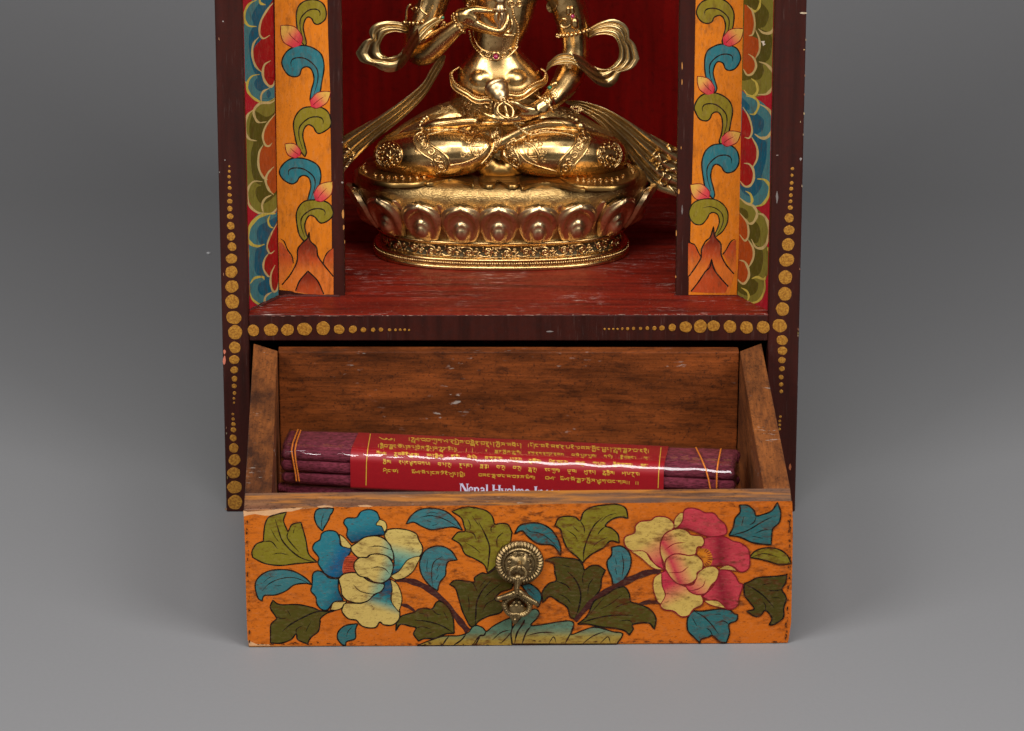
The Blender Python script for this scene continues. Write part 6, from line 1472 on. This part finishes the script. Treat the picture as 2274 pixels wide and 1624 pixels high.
# belt: raised wavy flange with beads
belt_top = [(290, 870), (215, 920), (205, 980), (240, 1060), (330, 1130), (410, 1175), (470, 1220), (560, 1255), (640, 1245), (760, 1260), (860, 1230), (930, 1190), (1030, 1200), (1120, 1180), (1200, 1110), (1290, 1060), (1380, 1020), (1410, 940), (1360, 890)]
def fb(mb):
    n = 120; q = resample(spline(belt_top, False, 8), n)
    lo = resample(spline([(262, 868), (192, 925), (190, 1010), (212, 1110), (300, 1180), (400, 1235), (470, 1290), (560, 1320), (650, 1310), (760, 1330), (870, 1300), (950, 1250), (1040, 1275), (1130, 1250), (1220, 1190), (1300, 1130), (1390, 1080), (1430, 1000), (1405, 890)], False, 8), n)
    rows = [[] for _ in range(6)]
    for i, ((x, y), (a, b)) in enumerate(zip(q, lo)):
        s_ = math.sin(PI * i / (n - 1)); d = -8 - 86 * s_ ** .7
        ix, iy = x - (a - x) * .35, y - (b - y) * .35
        rows[0].append(Z('O', ix, iy, d + 14)); rows[1].append(Z('O', x, y, d - 3)); rows[2].append(Z('O', x + (a - x) * .2, y + (b - y) * .2, d - 7)); rows[3].append(Z('O', x + (a - x) * .55, y + (b - y) * .55, d - 4)); rows[4].append(Z('O', a, b, d - 5)); rows[5].append(Z('O', a, b + 6, d + 26))
    mb.grid(rows)
    mb.tube(rows[4], 8 * zs('O') * SC, 6, caps=False)
belt = part('belt', fb)
def fbb(mb):
    q = spline(belt_top, False, 40); n = len(q); last = None
    for i, (x, y) in enumerate(q):
        s_ = math.sin(PI * i / (n - 1)); d = -8 - 86 * s_ ** .7
        p = Z('O', x + (10 if x < 700 else -10) * (1 - s_), y - 14, d + 2)
        if last is None or (p - last).length > 15 * 1.75 * zs('O') * SC: mb.ball(p, 15.5 * zs('O') * SC, seg=8, rings=6); last = p
part('belt_beads', fbb, par=belt)
# armlets and bracelets
def arm_ring(mb, k, x0, y0, x1, y1, sag, r, n_r=1, lift=None):
    beads(mb, k, [(x0 + (x1 - x0) * t_, y0 + (y1 - y0) * t_ + sag * math.sin(PI * t_)) for t_ in (0, .25, .5, .75, 1)], r, lift=lift, d=0, res=30)
part('armlet', lambda mb: (disc(mb, 'O', 1690, 250, 130, 130), disc(mb, 'O', 1480, 85, 70, 80), arm_ring(mb, 'O', 1550, 445, 1949, 375, 26, 30), relief(mb, 'O', [(1545, 470), (1700, 490), (1949, 420)], 16), relief(mb, 'O', [(1560, 405), (1640, 330), (1720, 90), (1760, 90), (1800, 250), (1930, 330)], 14, lift=.5),
     scr(mb, 'O', 1640, 280, 80, 1.1, .5, 1, 26), scr(mb, 'O', 1480, 80, 60, 1.4, 0, 1, 20), relief(mb, 'O', [(1690, 110), (1690, 170)], 34), relief(mb, 'O', [(1738, 105), (1745, 160)], 34), relief(mb, 'O', [(1770, 270), (1775, 320)], 70), relief(mb, 'O', [(1745 + 34 * math.cos(a), 210 + 34 * math.sin(a)) for a in [2 * PI * j / 10 for j in range(10)]], 18, closed=True)))
part('ruby', lambda mb: mb.ball(on('O', 1744, 208, 1.2)[0], 27 * zs('O') * SC, seg=14, rings=10), M_RUBY)
part('bracelet', lambda mb: (beads(mb, 'O', [(1285, 1215), (1340, 1255), (1400, 1285), (1450, 1340), (1490, 1410)], 21, res=20), relief(mb, 'O', [(1310, 1180), (1380, 1230), (1450, 1280), (1520, 1390)], 14),
     relief(mb, 'O', [(1310, 1200), (1400, 1130), (1480, 1060), (1520, 1035), (1560, 1060), (1540, 1120)], 12), scr(mb, 'O', 1505, 1210, 48, 1.3, 3, 1, 24), scr(mb, 'O', 1400, 1225, 36, 1.3, 0, -1, 14), relief(mb, 'O', [(1455, 1300), (1450, 1230), (1480, 1170), (1530, 1130)], 22, tap=True), relief(mb, 'O', [(1495, 1080), (1530, 1060)], 44)))
part('emerald', lambda mb: mb.ball(on('O', 1457, 1120, 1.5)[0], 27 * zs('O') * SC, seg=14, rings=10), M_EMER)
part('bracelet', lambda mb: (beads(mb, 'O', [(235, 180), (245, 230), (265, 290), (300, 350), (345, 395), (390, 410)], 21, res=20), relief(mb, 'O', [(270, 160), (285, 240), (320, 320), (370, 370), (415, 375)], 14), relief(mb, 'O', [(210, 200), (215, 270), (260, 350), (300, 410), (360, 430)], 14),
     relief(mb, 'O', [(20, 300), (80, 200), (160, 175), (240, 160)], 14), relief(mb, 'O', [(20, 320), (120, 270), (180, 300), (230, 400)], 14), scr(mb, 'O', 60, 290, 40, 1.2, 0, 1, 16), scr(mb, 'O', 120, 300, 30, 1.2, 0, 1, 16)))
part('emerald', lambda mb: mb.ball(on('O', 85, 222, 2)[0], 24 * zs('O') * SC, seg=14, rings=10), M_EMER)
part('armlet', lambda mb: (beads(mb, 'A', [(488, 155), (530, 160), (575, 160), (610, 150)], 17, res=20), relief(mb, 'A', [(500, 130), (510, 50), (560, 20)], 12), scr(mb, 'A', 560, 60, 28, 1.3, 0, 1, 12), relief(mb, 'A', [(530, 0), (580, 90), (640, 110)], 12), relief(mb, 'A', [(610, 0), (600, 60), (640, 100)], 10)))
# finger nails
part('fingernail', lambda mb: mb.ball(on('O', 695, 142, .2)[0], SC, seg=14, rings=8, sc=(7.5, 3, 4)))
part('fingernail', lambda mb: mb.ball(on('O', 985, 1308, .2)[0], SC, seg=12, rings=8, sc=(4.5, 3, 5)))

# ------------------------------------------------------------------ bell and sceptres
c_m = Z('O', 776, 1110, -92); c_h = Z('O', 872, 1300, -130); ax = (c_h - c_m).normalized(); Lb = (c_h - c_m).length; u_ = zs('O') * SC
mb = MB(); mb.lathe(c_m - ax * .0005, ax, [(0, 60 * u_), (-.0008, 148 * u_), (0, 152 * u_), (.0008, 158 * u_), (.0014, 152 * u_), (.0020, 142 * u_), (.0026, 146 * u_), (.0032, 138 * u_), (.005, 128 * u_), (Lb * .45, 120 * u_), (Lb * .62, 112 * u_), (Lb * .75, 98 * u_), (Lb * .84, 72 * u_), (Lb * .9, 62 * u_), (Lb * .93, 66 * u_), (Lb * .97, 55 * u_), (Lb, 0)], 56)
bell = mb.build('ritual_bell', G_PETAL, statue)
mb = MB(); h0 = Z('O', 870, 1285, -130); h1 = Z('O', 935, 1555, -146)
mb.tube([h0, lerp(h0, h1, .12)], [44 * u_, 38 * u_], 14); mb.tube([lerp(h0, h1, .1), lerp(h0, h1, .55)], 24 * u_, 12); mb.tube([lerp(h0, h1, .55), lerp(h0, h1, .72), lerp(h0, h1, .88), lerp(h0, h1, 1.0)], [20 * u_, 42 * u_, 36 * u_, 4 * u_], 14)
for sx in (-1, 1):
    for dd in (-1, .3):
        pts = [(868, 1300), (880 + sx * 78, 1350), (895 + sx * 98, 1420), (920 + sx * 55, 1480), (930, 1500)]
        mb.tube([Z('O', x, y, -132 - 6 * dd - i) for i, (x, y) in enumerate(spline(pts, False, 5))][:], [18 * u_] * 21, 8)
for (x, y) in [(800, 1310), (840, 1275), (880, 1262), (920, 1280), (935, 1300)]: mb.ball(Z('O', x, y, -136), 22 * u_)
mb.build('bell_handle', G_BODY, bell)
mb = MB(); v0 = Z('O', 815, -40, -104); v1 = Z('O', 822, 380, -104)
mb.lathe(v1, (v0 - v1), [(0, 0), (.0004, 24 * u_), (.002, 34 * u_), (.0035, 26 * u_), (.005, 30 * u_)], 20)
for k in range(5):
    a = k * 2 * PI / 5 + .2; P_ = [(0, 360), (38, 300), (62, 240), (58, 180), (26, 140), (6, 120)]
    mb.tube([Z('O', 818 + math.cos(a) * px_, py_, -104 + math.sin(a) * px_ * zs('O')) for px_, py_ in spline(P_, False, 4)], [u_ * 17] * 21, 8)
mb.lathe(Z('O', 824, 140, -104), ZA_, [(0, 0), (.0001, 76 * u_), (.001, 82 * u_), (.002, 74 * u_), (.0035, 60 * u_), (.0042, 52 * u_), (.005, 66 * u_), (.0062, 80 * u_), (.0075, 66 * u_), (.009, 40 * u_), (.012, 60 * u_), (.014, 0)], 28)
for k in range(12):
    a = k * PI / 6; mb.ball(Z('O', 824 + 78 * math.cos(a), 120, -104 + 78 * math.sin(a) * zs('O')), 17 * u_)
mb.build('vajra_sceptre', G_PETAL, statue)

# ------------------------------------------------------------------ scarves: solid folded ribbons between two edges
def ribbon(name, k, e1, e2, d, folds, depth, mat=G_PALE, th=5, n=70, m=22, dcross=0, par=None):
    """e1/e2 edge points in frame k; d = function(t)->units; folds ridges across"""
    a = resample(spline(e1, False, 8), n); b = resample(spline(e2, False, 8), n)
    f = []; bk = []
    for i in range(n):
        t_ = i / (n - 1); r0 = []; r1 = []
        for j in range(m):
            s_ = j / (m - 1); x = a[i][0] + (b[i][0] - a[i][0]) * s_; y = a[i][1] + (b[i][1] - a[i][1]) * s_
            fo = folds * (s_ + .06 * math.sin(t_ * 5)); h = -depth * abs(math.sin(PI * fo)) ** .8 - 2.2 * math.exp(-(s_ / .05) ** 2) - 2.2 * math.exp(-((1 - s_) / .05) ** 2)
            dd = d(t_) + dcross * (s_ - .5)
            r0.append(Z(k, x, y, dd + h)); r1.append(Z(k, x, y, dd + th))
        f.append(r0); bk.append(r1)
    mb = MB(); mb.grid(f); mb.grid(bk, flip=True)
    mb.grid([[r[0] for r in f], [r[0] for r in bk]]); mb.grid([[r[-1] for r in f], [r[-1] for r in bk]]); mb.grid([f[0], bk[0]]); mb.grid([f[-1], bk[-1]])
    return mb.build(name, mat, par or statue)
ribbon('scarf', 'A', [(500, 165), (440, 150), (350, 148), (280, 170), (248, 215), (262, 262), (262, 262), (210, 285), (155, 362), (155, 362), (190, 420), (245, 440), (290, 455), (290, 455), (330, 480), (390, 495), (460, 475), (510, 420), (560, 340), (610, 270), (680, 190), (760, 135)],
       [(500, 235), (470, 222), (420, 218), (370, 232), (340, 265), (325, 300), (325, 300), (322, 320), (328, 345), (328, 345), (335, 365), (350, 380), (360, 386), (360, 386), (380, 390), (410, 384), (450, 370), (490, 320), (520, 270), (560, 215), (620, 165), (700, 120)],
       lambda t_: -22 - 24 * math.sin(PI * min(1, t_)) - 78 * max(0, min(1, (t_ - .62) / .2)), 2, 6, n=110)
ribbon('scarf', 'A', [(1750, 190), (1830, 150), (1910, 133), (1980, 155), (2020, 200), (2026, 262), (2026, 262), (2065, 305), (2096, 402), (2096, 402), (2050, 468), (1968, 496), (1968, 496), (1940, 560), (1885, 598), (1810, 580), (1750, 530), (1700, 480), (1640, 440), (1560, 440), (1500, 455), (1450, 500)],
       [(1752, 265), (1800, 240), (1860, 235), (1915, 250), (1945, 290), (1957, 330), (1957, 330), (1958, 350), (1955, 375), (1955, 375), (1950, 400), (1930, 430), (1930, 430), (1905, 455), (1870, 470), (1830, 468), (1780, 450), (1740, 420), (1690, 380), (1610, 365), (1540, 375), (1470, 430)],
       lambda t_: -10 - 26 * math.sin(PI * t_) - 54 * max(0, min(1, (t_ - .6) / .2)), 3, 6, n=110)
sash_a = ribbon('sash', 'A', [(758, 375), (705, 410), (660, 480), (610, 570), (480, 680), (300, 800), (80, 925), (-60, 1010)], [(772, 385), (752, 450), (700, 545), (620, 670), (480, 810), (330, 930), (150, 1090), (30, 1240)],
       lambda t_: -10 - 20 * t_, 3, 9, n=70, m=34)
sash_b = ribbon('sash', 'A', [(1592, 686), (1700, 690), (1850, 735), (2000, 815), (2150, 905), (2330, 1000), (2480, 1080)], [(1588, 705), (1680, 750), (1820, 850), (1910, 960), (2010, 1080), (2100, 1190), (2200, 1290), (2350, 1345)],
       lambda t_: 10 - 30 * t_, 4, 10, n=70, m=40)
# rippled sash ends
def rip(mb, sash, k, ps, w):
    b_ = bvh_of(sash)
    for pl in ps:
        P3 = []
        for x, y in spline(pl, False, 6):
            X, Y_ = zp(k, x, y); h_, n_, _, _ = b_.ray_cast(CAM, ray(X, Y_))
            if h_ is not None: P3.append(h_ - FW * .0004)
        if len(P3) > 3: mb.tube(P3, w * zs(k) * SC, 8)
part('sash_ripple', lambda mb: rip(mb, sash_a, 'M', [[(0, 560), (60, 545), (110, 590), (140, 650), (100, 640), (60, 600), (20, 600)], [(20, 680), (80, 680), (110, 720), (60, 740), (30, 790), (60, 800)]], 12), G_PALE, sash_a)
part('sash_ripple', lambda mb: rip(mb, sash_b, 'N', [[(1920, 600), (1970, 550), (2010, 590), (1930, 640), (1960, 690), (2020, 700), (1980, 770), (2050, 800), (2060, 850), (2020, 920), (2060, 965), (2110, 930), (2130, 880)], [(2010, 600), (2050, 680), (2130, 660), (2220, 690)], [(2030, 720), (2100, 780), (2200, 760), (2240, 830)], [(2120, 470), (2160, 540), (2240, 520)], [(2080, 820), (2150, 860), (2110, 940), (2200, 1050)]], 17), G_PALE, sash_b)


# small scroll border on the hem
def hemscroll(mb, sel):
    b_ = bvh_of(pedestal); hm = [bvh_of(o) for o in COL.objects if o.name.startswith('cloth_hem')]
    def onh(x, y):
        best = None
        for h in hm:
            r_ = h.ray_cast(CAM, ray(x, y))
            if r_[0] is not None and (best is None or r_[3] < best[1]): best = (r_[0], r_[3])
        return best and best[0]
    for k, line in (('M', [(430, 900), (600, 940), (800, 950), (1000, 935), (1180, 900)]), ('N', [(1000, 880), (1150, 905), (1300, 905), (1450, 880), (1560, 850)]), ('N', [(1620, 700), (1660, 740), (1690, 790)]), ('M', [(290, 770), (270, 820), (310, 860)]))[sel:sel + 1]:
        q = resample(spline(line, False, 8), 9)
        for n_, (cx, cy) in enumerate(q):
            P3 = []
            for i in range(16):
                a = n_ + i * .55; r = 34 * (1 - .8 * i / 16); X, Y_ = zp(k, cx + r * math.cos(a), cy + r * .7 * math.sin(a)); h = onh(X, Y_)
                if h is not None: P3.append(h + ZA_ * .0001)
            if len(P3) > 4: mb.tube(P3, 8 * zs(k) * SC, 6)
_hems = [o for o in COL.objects if o.name.startswith('cloth_hem')]
for s_ in range(4): part('hem_scrollwork', lambda mb: hemscroll(mb, s_), G_BODY, _hems[0 if s_ in (0, 3) else 1])
# ================================================================== camera, lamps, view
cam = bpy.data.cameras.new('camera'); co = bpy.data.objects.new('camera', cam); COL.objects.link(co)
co.location = CAM; co.rotation_euler = (math.radians(90) - TH, 0, 0)
cam.sensor_width = 36; cam.lens = F / 2274 * 36; cam.clip_start = .05; cam.clip_end = 50
scene.camera = co
cam.dof.use_dof = True; cam.dof.focus_distance = (Vector((0, -.03, .15)) - CAM).dot(FW); cam.dof.aperture_fstop = 30
def softbox(name, loc, target, sx, sy, power, col=(1, .988, .98)):
    l = bpy.data.lights.new(name, 'AREA'); l.shape = 'RECTANGLE'; l.size = sx; l.size_y = sy; l.energy = power; l.color = col
    o = bpy.data.objects.new(name, l); COL.objects.link(o); o.location = loc
    o.rotation_euler = (Vector(target) - Vector(loc)).to_track_quat('-Z', 'Y').to_euler()
softbox('softbox_left', (-.95, -1.15, 1.15), (0, -.04, .13), .75, .85, 21)
softbox('softbox_right', (.95, -1.15, 1.15), (0, -.04, .13), .75, .85, 21)
softbox('softbox_top', (0, -.95, 1.55), (0, -.02, .12), .8, .6, 15)
w = bpy.data.worlds.new('World'); scene.world = w; w.use_nodes = True
w.node_tree.nodes['Background'].inputs[0].default_value = (.5, .49, .48, 1); w.node_tree.nodes['Background'].inputs[1].default_value = .08
scene.view_settings.view_transform = 'Standard'; scene.view_settings.look = 'None'; scene.view_settings.exposure = 0; scene.view_settings.gamma = 1
try: scene.view_settings.use_curve_mapping = False
except Exception: pass
scene.cycles.use_denoising = True
scene.cycles.max_bounces = 8; scene.cycles.transparent_max_bounces = 8
scene.cycles.sample_clamp_indirect = 6
